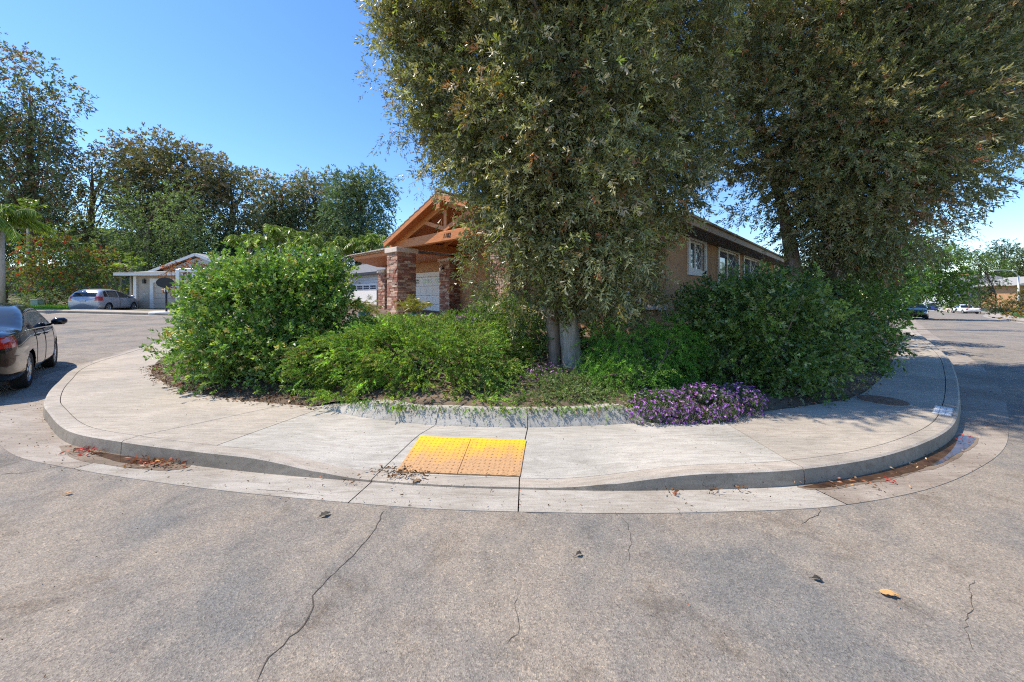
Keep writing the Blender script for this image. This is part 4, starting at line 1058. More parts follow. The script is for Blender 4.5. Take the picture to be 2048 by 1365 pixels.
crn2, cc2 = crown('crown', rel(B2, o2), 15.5, .32, 14, .32, 22, .105, .026, OL2, t2, 31, 'leaf', .55, .05, .2, [(3,(.30,.28,.15)),(2,(.34,.22,.14)),(1,(.30,.12,.07))], .16, .42, .32, (1.1,.5))
crown('crown_top', rel(B2T, o2), 2.6, .5, 12, .5, 16, .16, .045, OL2, t2, 33, 'leaf', .45, 0, .3, None, 0, .4)
SP2 = [pb(2000,290,7.8,30,.3,22),pb(1975,350,7.7,26,.3,18),pb(1940,395,7.8,28,.3,20),pb(1905,440,7.8,26,.3,22),pb(1870,490,7.9,26,.3,22),pb(1440,340,8.1,22,.3,26),pb(1475,420,8.2,24,.3,20)]
crown('branch_spray', rel(SP2, o2), 60, .16, 9, .28, 16, .10, .022, OL2, t2, 34, 'leaf', .5, 0, .3, TIPS, .2, .1)
rg = np.random.default_rng(9)
bark_tube('trunk', [(-.25,.2,-.5),(-.3,.2,.8),(-.38,.25,1.7),(-.5,.3,2.7),(-.62,.4,3.6),(-1.1,.4,5.6)], [.22,.19,.16,.12,.10,.05], 'bark', t2, rg, 16, .12)
bark_tube('trunk', [(.2,.1,-.4),(.25,.1,.8),(.35,.05,2.0),(.55,0,3.4),(.8,-.1,5.2),(.9,0,7.2)], [.30,.26,.24,.21,.15,.06], 'bark_dark', t2, rg, 16, .14)
lm = MB()
for k in rg.choice(len(cc2), 150, replace=False):
    c = cc2[k]; h = max(1.6, min(6.0, c[2]-rg.uniform(.0, 1.8))); limb(lm, (.2+.1*h-.0,.05,h), c, .04+.03*rg.random(), .006, rg, .10, 7, 5)
lm.build('branch', M['bark'], t2, True)

# ---- shrubs of the planter
LIME = [(4,(.13,.23,.04)),(3,(.09,.18,.035)),(2,(.19,.29,.06)),(1.2,(.06,.12,.03)),(.12,(.35,.12,.03))]; LIME = gain(LIME, 1.2)
def shrub(name, label, blobs, seed, pal, per, cr, ntw, tl, nper, L, Wd, m='leaf', tippal=None, ptip=0, o=None, stem=True, group=None, cat='shrub', **kw):
    b0 = np.array([b[:3] for b in blobs]).mean(0); oz = float(LOT(np.array([b0[0]]), np.array([b0[1]]))[0]) if o is None else o
    og = (float(b0[0]), float(b0[1]), oz); e = empty(name, og, 0, label, cat, group)
    zm = (lambda x, y: np.full(np.shape(x), -.02)) if o is not None else None
    cr_, cc = crown('foliage', rel(blobs, og), per, cr, ntw, tl, nper, L, Wd, pal, e, seed, m, tippal=tippal, ptip=ptip, zmin=kw.pop('zmin', None), **kw)
    if stem:
        rg = np.random.default_rng(seed); mb = MB()
        for k in rg.choice(len(cc), min(26, len(cc)), replace=False):
            limb(mb, (rg.normal(0,.15), rg.normal(0,.12), -.05), cc[k], .022, .005, rg, .15, 6, 5)
        mb.build('stem', M['bark_dark'], e, True)
    return e
shrub('broadleaf_shrub', 'large rounded bright green shrub on brown leaf litter at the left corner', [pb(530,635,6.9,125,1.2,105),pb(450,655,6.8,55,.7,80),pb(620,630,6.9,75,.9,95),pb(540,560,6.9,80,1.0,40),pb(610,565,7.0,65,.8,45),pb(462,590,6.9,42,.6,40),pb(665,570,7.2,35,.6,40),pb(390,700,6.6,36,.5,45),pb(490,715,6.3,95,.6,50),pb(600,725,6.1,78,.5,52),pb(560,690,6.3,90,.6,50)],
      41, LIME, 46, .22, 10, .22, 13, .074, .036, 'leaf', [(3,(.32,.42,.11)),(1,(.38,.34,.13))], .38, shell=.55, outward=.7, down=.45, droop=.05, spread=(1.1,.7), cvar=.22)
JUN = [(4,(.085,.150,.024)),(3,(.055,.100,.02)),(2,(.14,.21,.035)),(1.4,(.04,.06,.018)),(.8,(.14,.085,.045))]; JUN = gain(JUN, 2.2)
def jun_ok(c): return c[:,2] > -.1
hb_ = []
for (px, py, D, r, ry, rz) in ((645,728,5.9,56,.6,56),(720,718,5.7,70,.65,60),(800,712,5.7,84,.7,60),(880,714,5.6,84,.7,60),(950,724,5.6,72,.65,54),(1005,755,5.4,48,.45,38),(1045,750,5.8,34,.45,30),(690,775,5.25,60,.35,32),(770,785,5.05,70,.35,32),(850,790,4.95,70,.35,30),(925,795,4.92,66,.35,28),(990,800,4.85,50,.3,24),(620,770,5.6,36,.3,26),(760,808,4.72,48,.2,14),(830,812,4.64,50,.2,14),(900,813,4.6,50,.18,14),(970,815,4.56,48,.18,16),(1030,812,4.56,40,.16,16),(690,800,4.95,45,.25,16),
    (720,680,6.8,90,.9,32),(850,678,6.8,110,1.0,34),(960,690,6.6,75,.8,34),(800,655,7.8,110,1.0,20),(920,658,7.8,85,1.0,20),(1000,690,7.2,60,.8,34),(760,650,8.6,50,.8,15),(860,645,9.2,80,.9,14)):
    hb_.append(pb(px, py, D, r, ry, rz))
HB0 = np.array([b[:3] for b in hb_]).mean(0); HBZ = float(LOT(HB0[:1], HB0[1:2])[0])
def hedge_floor(x, y):
    X_ = x+HB0[0]; Y_ = y+HB0[1]; d = dist_poly(X_, Y_, iline); ins = in_poly(X_, Y_, lot)
    return np.where((d < .2) | ~ins, .265+.05*np.sin(X_*13)*np.sin(X_*5)+.02*np.sin(X_*57), -1)-HBZ
shrub('juniper_hedge', 'spreading feathery yellow-green juniper mass hanging over the low wall', hb_, 43, JUN, 72, .14, 18, .13, 24, .038, .014, 'leaf_matte', [(3,(.27,.34,.05)),(1,(.22,.28,.06))], .5, shell=.72, outward=.9, down=.2, droop=.3, spread=(.8,.35), cvar=.42, flat=.55, zmin=hedge_floor)
# creeping fringe on top of the wall
rng = np.random.default_rng(77); fr = []
sel = ic[(ic[:,0] > -3.2) & (ic[:,0] < 1.9)]; n = 620; k = rng.integers(0, len(sel), n); base = np.c_[sel[k]+rng.normal(0,.03,(n,2))+np.array([0,.14]), np.full(n,.315)]
d = unit(np.c_[rng.normal(0,.5,n), -np.abs(rng.normal(.6,.35,n)), rng.normal(.1,.4,n)])
p, a, LL, WW, c = twigs(base, d,   .04+.14*rng.random(n)**3, 14, .022, .007, pick(JUN+[(2,(.12,.18,.05))], n, rng), rng, .7, (.8,.5))
cr = empty('creeping_groundcover', (-.5,4.6,.3), 0, 'thin creeping green stems trailing over the lip of the retaining wall', 'groundcover')
tag(leaf_mesh('foliage', p-np.array([-.5,4.6,.3]), a, LL, WW, c, M['leaf_matte'], cr, rng), kind='stuff')
FERN = [(4,(.05,.12,.015)),(2,(.035,.085,.012)),(2,(.09,.19,.02)),(.7,(.16,.24,.04))]; FERN = gain(FERN, 1.9)
shrub('asparagus_fern', 'soft feathery dark green fern bush right of the pale trunks', [pb(1270,700,5.7,90,.6,60),pb(1330,690,6.0,55,.6,55),pb(1215,745,5.3,55,.4,60),pb(1260,770,5.0,85,.35,45),pb(1200,800,4.85,35,.2,28),pb(1340,740,5.5,45,.4,50),pb(1215,690,5.9,40,.4,45)],
      45, FERN, 90, .15, 10, .26, 34, .042, .0075, 'leaf_matte', [(1,(.20,.32,.05))], .15, shell=.4, outward=.4, down=-.1, droop=.6, spread=(1.2,.8), cvar=.3)
DG = [(4,(.052,.088,.020)),(3,(.036,.062,.014)),(2,(.085,.130,.028)),(1.4,(.13,.175,.04)),(.008,(.30,.10,.02))]; DG = gain(DG, 1.9)
shrub('rounded_shrub', 'dark green broadleaf shrub with orange specks behind the purple flowers', [pb(1450,640,6.3,80,.9,75),pb(1540,640,6.3,95,.9,75),pb(1620,665,6.2,58,.7,60),pb(1470,720,5.9,85,.6,60),pb(1570,725,5.8,90,.6,55),pb(1500,600,6.6,60,.7,45),pb(1410,680,6.1,40,.6,70),pb(1620,735,5.9,40,.4,34),pb(1590,590,6.9,45,.6,32)],
      47, DG, 42, .22, 10, .22, 14, .072, .034, 'leaf', [(2,(.18,.26,.09)),(.12,(.34,.11,.02)),(1,(.22,.26,.14))], .18, shell=.5, outward=.7, down=.3, droop=.1, spread=(1.1,.7), cvar=.3)
shrub('tall_shrub', 'tall dark green shrub beside the right sidewalk', [pb(1710,645,7.6,50,.6,65),pb(1745,640,8.1,30,.5,75),pb(1685,620,7.8,45,.6,55),pb(1720,705,7.3,42,.5,42),pb(1750,560,8.8,36,.6,50),pb(1695,550,8.4,45,.7,40),pb(1752,700,7.7,24,.4,45)],
      49, DG, 36, .24, 10, .24, 14, .085, .036, 'leaf', [(1,(.15,.23,.08))], .2, shell=.5, outward=.6, down=.3, droop=.1, cvar=.3)
shrub('light_green_shrub', 'bright fresh green shrub behind the dark trunks near the far sidewalk', [pb(1720,540,11.5,55,1.0,40),pb(1640,560,11,45,.9,35),pb(1775,560,13,36,1.0,50),pb(1765,505,13,36,1.0,35),pb(1600,585,10.5,30,.7,22),pb(1765,620,13.8,28,.9,40)],
      51, [(3,(.10,.22,.03)),(2,(.16,.30,.05)),(1,(.06,.13,.03))], 12, .34, 9, .30, 13, .12, .055, 'leaf', None, 0, shell=.5, outward=.6, down=.3, droop=.1)
shrub('small_round_shrub', 'bright green low shrub at the foot of the house wall left of the tree', [pb(985,630,9.0,50,.7,38),pb(940,650,8.8,40,.6,24),pb(1030,640,9.2,45,.7,40),pb(900,652,9.5,35,.5,18)],
      53, [(3,(.10,.20,.03)),(2,(.15,.26,.04)),(1,(.05,.10,.02))], 60, .2, 9, .2, 18, .055, .022, 'leaf', None, 0, shell=.5, outward=.6, down=.2, droop=.2)
shrub('dark_underbrush', 'dark glossy underbrush below the left limb of the big tree', [pb(1030,650,7.6,60,.8,45),pb(1090,660,7.4,40,.6,50),pb(1060,700,6.6,45,.5,30),pb(1180,690,7.4,60,.7,60)],
      54, DG, 50, .2, 9, .2, 16, .065, .026, 'leaf', None, 0, shell=.4)
shrub('yellow_green_clump', 'sunlit yellow-green clump at the planter edge under the dark shrubs', [pb(1680,745,6.1,38,.4,22),pb(1640,765,5.7,40,.3,16),pb(1700,770,5.9,35,.3,12),pb(1600,775,5.5,30,.25,10)],
      55, [(3,(.16,.22,.04)),(1,(.30,.26,.12))], 60, .12, 8, .12, 12, .035, .010, 'leaf_matte', None, 0, shell=.3, stem=False)
# purple flowers: leaves and blossoms
PUR = [(4,(.42,.17,.60)),(3,(.52,.24,.68)),(2,(.66,.38,.78)),(1,(.26,.11,.44))]
def flowers(name, label, blobs, seed, dens, fl=1.0):
    rng = np.random.default_rng(seed); b0 = np.array([b[:3] for b in blobs]).mean(0); og = np.array([b0[0], b0[1], .3])
    e = empty(name, tuple(og), 0, label, 'flowers'); P_ = []; N_ = []
    for b in blobs:
        n = int(dens*b[3]*b[5]*12); d = rand_dir(n, rng); P_.append(np.array(b[:3])+d*np.array(b[3:6])*(.75+.3*rng.random(n))[:,None]); N_.append(d)
    P_ = np.vstack(P_)-og; N_ = np.vstack(N_); n = len(P_)
    d = unit(N_+rand_dir(n, rng)*.6+np.array([0,0,.4]))
    p, a, LL, WW, c = twigs(P_-d*.04, d, np.full(n,.07), 9, .028, .008, pick([(3,(.07,.12,.05)),(2,(.12,.17,.07)),(1,(.16,.13,.09))], n, rng), rng, .1, (1.1,.7))
    tag(leaf_mesh('foliage', p, a, LL, WW, c, M['leaf_matte'], e, rng), kind='stuff')
    k = rng.random(n) < .62*fl; q = P_[k]+d[k]*.045; m_ = len(q); pet = 9; ix = np.repeat(np.arange(m_), pet)
    ax = d[k][ix]; pr = unit(np.cross(ax, rand_dir(m_*pet, rng))); a2 = unit(pr+ax*.35)
    c = pick(PUR, m_, rng, .25)[ix]
    tag(leaf_mesh('blossom', q[ix], a2, .020, .0085, c, M['flower'], e, rng), kind='stuff')
    return e
flowers('purple_iceplant', 'mound of violet daisy-like flowers spilling onto the sidewalk', [pb(1325,815,4.62,66,.30,30),pb(1405,808,4.70,66,.32,34),pb(1475,802,4.85,45,.28,28),pb(1285,826,4.5,36,.22,22),pb(1380,835,4.5,85,.14,16)], 61, 900)
flowers('sparse_iceplant', 'patch of faded mauve flowers and dry stems in the shade by the trunk foot', [pb(1105,758,5.6,50,.4,26),pb(1060,765,5.6,36,.3,22),pb(1160,765,5.7,30,.3,16)], 62, 900, .4)
flowers('small_iceplant', 'small mauve flower clump on top of the juniper', [pb(930,645,7.5,22,.2,12)], 63, 700, .8)
shrub('low_groundcover', 'low pale green ground cover between the juniper and the fern', [pb(1130,796,4.95,70,.35,22),pb(1090,812,4.7,55,.22,16),pb(1180,806,4.75,50,.22,18),pb(1060,815,4.6,40,.18,12),pb(1230,815,4.75,40,.2,12),pb(1120,768,5.3,60,.4,14),pb(1040,795,5.0,40,.3,14),pb(1200,780,5.2,50,.3,12)],
      64, [(3,(.13,.20,.05)),(2,(.20,.27,.10)),(2,(.20,.17,.11))], 2200, .08, 8, .08, 14, .03, .013, 'leaf_matte', None, 0, shell=.3, stem=False, cat='groundcover')

# leaf litter, mulch
def litter(name, pts, L, pal, seed, label=None, lift=.01):
    rng = np.random.default_rng(seed); n = len(pts); a = unit(np.c_[rng.normal(size=(n,2)), rng.normal(0,.35,n)])
    p = pts.copy(); p[:,2] += lift*rng.random(n)+.006
    o = leaf_mesh(name, p, a, L*(.5+rng.random(n)), L*.38*(.5+rng.random(n)), pick(pal, n, rng, .35), M['litter'], None, rng)
    return tag(o, kind='stuff')
BR = [(3,(.13,.07,.035)),(3,(.20,.12,.07)),(2,(.08,.045,.03)),(1,(.34,.24,.16)),(.6,(.30,.10,.05))]
rng = np.random.default_rng(80)
x = rng.uniform(-7.8,-1.5,26000); y = rng.uniform(4.3,9.5,26000); d = dist_poly(x, y, iline); ins = in_poly(x, y, lot)
k = (ins & (d < 1.5)) | (~ins & (d < .10*rng.random(len(d))**2*2) & (y > 4.4)); x, y, d, ins = x[k], y[k], d[k], ins[k]
z = np.where(ins, LOT(x, y), .14)
k = ~((x > -2.6) & (d < .25))
litter('leaf_litter', np.c_[x, y, z][k], .045, BR, 81)
x = rng.uniform(1.8,9,14000); y = rng.uniform(4.2,9.5,14000); d = dist_poly(x, y, iline); ins = in_poly(x, y, lot); k = (ins & (d < 1.1)) | (~ins & (d < .06) & (rng.random(len(d)) < .5) & (y > 4.4))
k &= ~((~ins) & (y < x*.2+3.2)); x, y, ins = x[k], y[k], ins[k]
litter('leaf_litter', np.c_[x, y, np.where(ins, LOT(x, y), .14)], .04, BR+[(2,(.22,.20,.13))], 82)
# sparse bits over road, gutter, walk
n = 520; cx = rng.choice(np.arange(len(kc))[(kc[:,0] > -9) & (kc[:,0] < 8)], n); p = kc[cx]+kn[cx]*(rng.random(n)**1.5*.42)[:,None]
litter('gutter_debris', np.c_[p, np.full(n,.006)], .022, BR, 83, lift=.004)
for (px0, py0, sx, sy, n, L, pal) in ((175,903,22,5,60,.05,[(1,(.45,.03,.03)),(2,(.40,.12,.10)),(2,(.2,.1,.05))]),(312,926,30,5,110,.05,[(2,(.30,.09,.05)),(2,(.22,.10,.06)),(1,(.40,.20,.08))]),(1430,980,8,3,14,.04,BR),(1340,984,10,3,14,.04,BR),(1475,978,10,3,10,.035,BR),(1700,965,60,6,40,.035,[(1,(.40,.24,.12)),(1,(.34,.14,.08))]),(1775,962,6,3,14,.03,[(1,(.38,.03,.02))]),(1930,875,12,3,18,.03,[(1,(.35,.03,.03))]),(800,950,30,6,160,.035,BR),(700,962,10,3,12,.03,BR),(1780,930,50,8,16,.03,[(1,(.5,.36,.22))])):
    gx_ = rng.normal(0,1,n)*sx+px0; gy_ = rng.normal(0,1,n)*sy+py0; P_ = np.array([gnd(a, b, .02) for a, b in zip(gx_, gy_)])
    zz = .012 if px0 != 800 else .03
    litter('gutter_leaves', np.c_[P_, np.full(n, zz)], L, pal, int(px0), lift=.02)
n = 420; xx = rng.uniform(-6,7,n); yy = rng.uniform(1.4,3.0,n); litter('road_debris', np.c_[xx, yy, np.full(n,.003)], .012, BR+[(4,(.05,.045,.04))], 84, lift=.003)
k = rng.integers(0, len(ic), 500); k = k[(ic[k,0] > -8) & (ic[k,0] < 8)]; q = ic[k]; 
tt = rng.random(len(k))[:,None]; kk = np.array([idx_near(bc, p_) for p_ in q]); P_ = q*(1-tt)+bc[kk]*tt
zz = np.array([surf_z(*p_) if abs(p_[0]) < 2.6 else .136 for p_ in P_])
litter('sidewalk_debris', np.c_[P_, zz+.002], .016, BR, 85, lift=.003)
def lone_leaf(px, py, L, col, label, rz, seed):
    x, y = gnd(px, py); e = empty('fallen_leaf', (x, y, .004), R(rz), label, 'leaf')
    rr = np.random.default_rng(seed); n = 9; v = []; 
    for i in range(n):
        t = i/(n-1); wv = .30*L*math.sin(math.pi*min(1, t*1.02))**.7*(1+.3*rr.normal()*.6)
        zc = .012*math.sin(t*3)+.004; v += [(t*L-L/2, wv, zc+.006*abs(rr.normal())), (t*L-L/2, 0, zc), (t*L-L/2, -wv*(.8+.3*rr.random()), zc+.005*abs(rr.normal()))]
    f = []
    for i in range(n-1):
        for k in range(2): f.append((i*3+k, i*3+k+1, i*3+4+k, i*3+3+k))
    m = simple('dry_leaf', col, .8, .2, 30, .3); o = mesh_obj('blade', v, f, m, e, True)
    MB().tube([(-L/2-.02,0,.004),(-L/2,0,.006),(L/2,0,.02)], .0014, 4).build('midrib', m, e)
    return e
lone_leaf(1778,1193,.085,(.50,.30,.12),'tan curled dry leaf lying alone on the asphalt at right',-25,1)
lone_leaf(137,990,.05,(.45,.24,.10),'small orange-brown leaf on the asphalt at left',15,2)
lone_leaf(650,1033,.075,(.06,.055,.045),'dark flattened leaf on the asphalt just below the gutter',40,3)
lone_leaf(1157,1113,.045,(.04,.035,.03),'small black curled scrap on the asphalt right of centre',20,4)
lone_leaf(1635,1163,.05,(.03,.028,.025),'black twisted scrap on the asphalt left of the tan leaf',-30,5)
lone_leaf(835,966,.085,(.20,.13,.07),'curved brown bark strip in the gutter below the yellow tiles',35,6)

# ---- background trees
EUC = [(4,(.050,.070,.035)),(3,(.075,.090,.045)),(2,(.11,.115,.06)),(1,(.17,.11,.06)),(.4,(.20,.09,.05))]; EUC = gain(EUC, 2.3)
def bgtree(name, label, cat, D, blobs, base_px, seed, pal=EUC, per=.55, cr=1.0, ntw=10, tl=1.1, nper=8, L=.38, Wd=.15, trunk='bark_dark', tr=.28, group=None, droop=.4, nl=26, ptip=.0, tippal=None, shell=.45, dens=1.25):
    bx, by = px_local(base_px, D); z = float(TERR(bx, by)); og = (bx, by, z); e = empty(name, og, 0, label, cat, group)
    B = []
    for (px, py, r, *rest) in blobs:
        c = at(px, py, D+(rest[1] if len(rest) > 1 else 0)); m_ = r/FPX*D; B.append((c.x-bx, c.y-by, c.z-z, m_, min(m_*.9, 2.2 if D > 35 else 9), (rest[0]/FPX*D if rest and rest[0] else m_)))
    cr_, cc = crown('crown', B, per*dens, cr, ntw, tl, int(nper*1.35), L, Wd*(1 if L > .33 else 1.35), pal, e, seed, 'leaf_matte', droop=droop, shell=shell, outward=.5, down=0, cvar=.35, tippal=tippal, ptip=ptip)
    rg = np.random.default_rng(seed); top = max(b[2] for b in B); cxm = float(np.mean([b[0] for b in B]))
    bark_tube('trunk', [(0,0,-.5),(.1,0,top*.3),(cxm*.3,.1,top*.6),(cxm*.7,0,top*.82)], [tr*1.2,tr,tr*.7,tr*.12], trunk, e, rg, 8, .08)
    mb = MB()
    for k in rg.choice(len(cc), min(nl, len(cc)), replace=False):
        c = cc[k]; h = max(top*.15, c[2]*rg.uniform(.35,.75)); limb(mb, (cxm*.5*h/top,0,h), c, .09*tr/.28, .02, rg, .10, 6, 5)
    mb.build('branch', M[trunk], e, True); return e
G = 'eucalyptus row behind the cul-de-sac'
bgtree('eucalyptus_tree', 'tallest eucalyptus at the left edge with open airy top branches', 'tree', 40, [(10,290,60),(60,240,50),(100,330,55),(20,380,60),(60,190,34),(30,160,24),(90,400,50),(-40,300,70),(20,105,24,12),(60,120,26,10),(90,145,18,9),(0,90,18,9),(130,185,16,8),(150,200,10,5),(115,245,28),(128,290,26),(40,130,14,9),(-30,120,40),(75,260,40)], 60, 101, per=.35, ptip=.25, tippal=[(1,(.22,.10,.06))])
bgtree('eucalyptus_tree', 'slim eucalyptus with see-through foliage between the tallest one and the dense one', 'tree', 44, [(185,360,36),(190,420,34),(165,310,20),(215,330,34),(140,430,40),(190,470,32),(230,300,25,14)], 180, 102, per=.28, ntw=8)
bgtree('eucalyptus_tree', 'broad dense brownish-green eucalyptus with a wide rounded top behind the beige house', 'tree', 43, [(260,330,50),(320,330,55),(380,345,52),(300,390,60),(400,390,52),(430,340,28),(240,300,22),(290,440,60),(360,300,22),(340,450,60)], 330, 103, [(3,(.16,.165,.085)),(3,(.21,.18,.10)),(2,(.27,.17,.10)),(2,(.10,.135,.06))], per=.5)
bgtree('willowy_tree', 'lighter green willowy tree in front of the brownish eucalyptus', 'tree', 38, [(245,410,32),(245,460,36),(285,470,38),(300,430,25),(365,430,38),(370,480,45),(360,390,24),(310,510,45)], 290, 104, [(4,(.17,.23,.09)),(2,(.23,.30,.11)),(1,(.10,.15,.06))], per=.7, L=.26, Wd=.06)
bgtree('eucalyptus_tree', 'grey-green eucalyptus right of the broad one with sky showing through', 'tree', 46, [(455,400,45),(480,440,45),(450,350,28),(500,380,28),(430,460,50),(480,500,45)], 460, 105, per=.38, ntw=9)
bgtree('eucalyptus_tree', 'dark narrow eucalyptus left of centre of the far tree row', 'tree', 50, [(540,390,34),(535,430,40),(575,410,32),(560,460,45),(520,370,18),(580,375,18)], 550, 106, per=.55)
bgtree('eucalyptus_tree', 'rounded eucalyptus in the middle of the far row above the palms', 'tree', 52, [(610,380,32),(640,400,38),(620,440,42),(660,370,22),(600,355,14),(650,450,40)], 630, 107, per=.5)
bgtree('eucalyptus_tree', 'blue-green eucalyptus next to the cedar gable at the right end of the row', 'tree', 48, [(700,390,40),(690,430,42),(745,385,34),(760,420,26),(720,370,25),(700,460,40),(745,450,30),(775,390,13),(770,405,16)], 715, 108, [(4,(.11,.17,.09)),(3,(.14,.21,.12)),(1,(.22,.22,.12))], per=.6)
# dark undergrowth along the bank
for k, (px, py, r, rz, D) in enumerate(((10,560,60,30,33),(60,450,90,50,46),(180,500,80,35,44),(300,520,90,50,44),(420,520,80,50,44),(520,510,70,45,46),(620,500,80,45,48),(720,500,70,40,46),(-40,480,90,60,42))):
    bgtree('undergrowth_shrub', ['dark shrub behind the left palm trunk','dark shrub mass on the bank under the tallest eucalyptus','dark shrub on the bank under the slim eucalyptus','dark shrub behind the roof peak of the beige house','dark shrub right of the beige house roof','dark shrub below the narrow dark eucalyptus','dark shrub behind the feathery palms','dark shrub left of the cedar gable','dark shrub mass at the far left edge'][k], 'shrub', D, [(px,py,r*.8,rz),(px-30,py+10,r*.5,rz),(px+30,py-5,r*.5,rz)], px, 120+k, [(3,(.075,.11,.045)),(2,(.11,.145,.06))], per=.55, ntw=8, nper=7, L=.34, Wd=.11, nl=8, tr=.12, group='dark shrubs on the bank')
# colourful shrubs behind the silver car
COL = [(4,(.12,.18,.04)),(2.5,(.07,.12,.03)),(1,(.18,.10,.045)),(1,(.24,.24,.05)),(.8,(.30,.05,.03))]; COL = gain(COL, 1.3)
RD = [(2,(.42,.05,.03)),(1,(.35,.14,.05))]
bgtree('bougainvillea_shrub', 'tall shrub with red and rust tips left of the silver car', 'shrub', 29, [(75,510,32),(110,490,34),(150,500,28),(90,560,38),(140,560,34),(60,550,28),(110,600,34,22)], 100, 131, COL, per=2.2, cr=.5, ntw=8, tl=.5, L=.17, Wd=.07, nl=8, tr=.08, ptip=.10, tippal=RD)
bgtree('mixed_shrub', 'yellow-green and rust shrub above the silver car', 'shrub', 29.5, [(190,530,34),(230,560,30),(180,570,36),(225,600,26,20),(150,520,22)], 190, 132, COL, per=2.2, cr=.5, ntw=8, tl=.5, L=.16, Wd=.06, nl=8, tr=.08, ptip=.12, tippal=[(2,(.36,.36,.06)),(1,(.35,.12,.05))])
bgtree('red_vine', 'rust-red vine drooping over the roof corner of the beige house', 'vine', 24.6, [(352,545,16,20),(365,532,18,10),(395,528,18,8),(350,575,11,20),(420,528,16,8)], 358, 133, [(3,(.30,.09,.04)),(2,(.20,.10,.04)),(1,(.14,.14,.04))], per=9, cr=.28, ntw=9, tl=.3, L=.13, Wd=.05, nl=6, tr=.05)
bgtree('roadside_shrub', 'pale green weedy bush with small flowers by the green utility box', 'shrub', 25.5, [(90,590,18,12),(115,595,20,14),(60,600,20,10),(30,600,22,10)], 95, 134, [(2,(.12,.18,.07)),(1,(.24,.26,.15))], per=6, cr=.35, ntw=8, tl=.3, L=.10, Wd=.035, nl=4, tr=.05)
# right side trees
bgtree('street_tree', 'bright green rounded street tree arching over the blue van', 'tree', 34, [(1850,560,38),(1890,560,36),(1840,515,34),(1880,520,34),(1905,590,22),(1800,560,45),(1930,570,20),(1810,500,40),(1925,548,16)], 1790, 141, [(4,(.11,.19,.035)),(3,(.16,.26,.05)),(1,(.07,.12,.03))], per=1.1, cr=.7, ntw=9, tl=.6, L=.24, Wd=.10, tr=.16)
bgtree('street_tree', 'airy light green tree in front of the blue-grey house roof', 'tree', 61, [(1960,520,24,12),(1985,530,22,14),(1930,512,20,8),(1905,508,20,6),(1990,560,14,10),(1960,545,14,8),(1880,500,22,8)], 1990, 142, [(3,(.13,.20,.05)),(2,(.09,.15,.04))], per=1.1, cr=.7, ntw=9, tl=.7, L=.25, Wd=.09, tr=.09)
bgtree('pine_tree', 'distant dark rounded pine standing above the roofs at right', 'tree', 105, [(2000,500,16),(2018,495,12),(1990,512,12),(2012,515,14),(2028,505,8)], 2008, 143, [(3,(.04,.08,.035)),(1,(.07,.11,.05))], per=.35, cr=1.6, ntw=8, tl=1.5, L=.5, Wd=.18, tr=.35)
bgtree('pine_tree', 'small distant pine left of the rounded pine', 'tree', 110, [(1966,506,7,10),(1950,508,6,7)], 1965, 144, [(3,(.04,.08,.035))], per=.3, cr=1.2, ntw=8, tl=1.2, L=.5, Wd=.18, tr=.3)
bgtree('hill_tree', 'dark green tree mass at the right edge behind the street lamp', 'tree', 95, [(2045,545,22),(2030,560,20),(2060,530,26),(2010,552,18,10)], 2045, 145, [(3,(.06,.09,.03)),(2,(.09,.13,.04))], per=.35, cr=1.6, ntw=9, tl=1.6, L=.5, Wd=.2, tr=.3)
bgtree('feathery_tree', 'feathery branch tips showing beyond the right edge of the big crown', 'tree', 20, [(1895,430,30,20),(1925,455,24,12),(1870,470,40,20),(1860,400,40,30),(1900,480,25,12),(1850,510,40,20)], 1755, 146, [(3,(.13,.21,.08)),(2,(.09,.15,.06))], per=1.4, cr=.45, ntw=7, tl=.6, L=.08, Wd=.02, nper=16, tr=.10, droop=.5)
for k, (px, py, r, rz, D, pal, lab) in enumerate(((1905,607,16,8,72,COL,'reddish hedge behind the white pickup'),(1960,592,14,16,62,[(3,(.10,.13,.05)),(1,(.15,.16,.08))],'grey-green bush between the cypress and the orange wall'),(2010,612,14,9,48,[(1,(.03,.05,.02))],'dark spiky bush on the lawn in front of the orange wall'),(2040,590,16,22,40,[(3,(.12,.12,.03)),(2,(.18,.10,.03))],'golden shrub at the right edge by the street lamp'),(2030,628,10,5,36,[(2,(.25,.14,.03)),(1,(.12,.16,.04))],'low orange flower clump near the right kerb'),(1930,600,14,10,66,[(2,(.12,.17,.05))],'green bush between the two cypresses'),(1985,605,14,9,56,[(2,(.14,.16,.05)),(1,(.2,.1,.05))],'mixed bush left of the dark spiky bush'))):
    bgtree('garden_shrub', lab, 'shrub', D, [(px,py,r,rz),(px+6,py+4,r*.7,rz*.8)], px, 150+k, pal, per=2.0*(40/D), cr=.5, ntw=8, tl=.5, L=.006*D, Wd=.0025*D, nl=5, tr=.06)
for k, (px, py, r, D, lab) in enumerate(((1880,575,24,130,'far green tree line behind the blue van'),(1935,572,22,135,'far green trees left of the blue-grey house'),(1905,560,14,140,'far taller tree above the hedge line'),(2000,572,26,125,'far green trees behind the grey roof'),(2050,575,24,120,'far trees at the right edge of the street'),(1830,570,30,120,'far trees seen through the roadside branches'),(2020,560,16,150,'far dark treetops on the rise'))):
    bgtree('distant_tree', lab, 'tree', D, [(px,py,r,r*.7),(px-r*.7,py+8,r*.7,r*.5),(px+r*.7,py+6,r*.7,r*.5),(px,py+22,r*1.1,r*.6)], px, 250+k, [(3,(.10,.16,.06)),(2,(.14,.21,.07))], per=.28, cr=2.0, ntw=11, tl=1.8, L=.9, Wd=.42, tr=.3, nl=6)
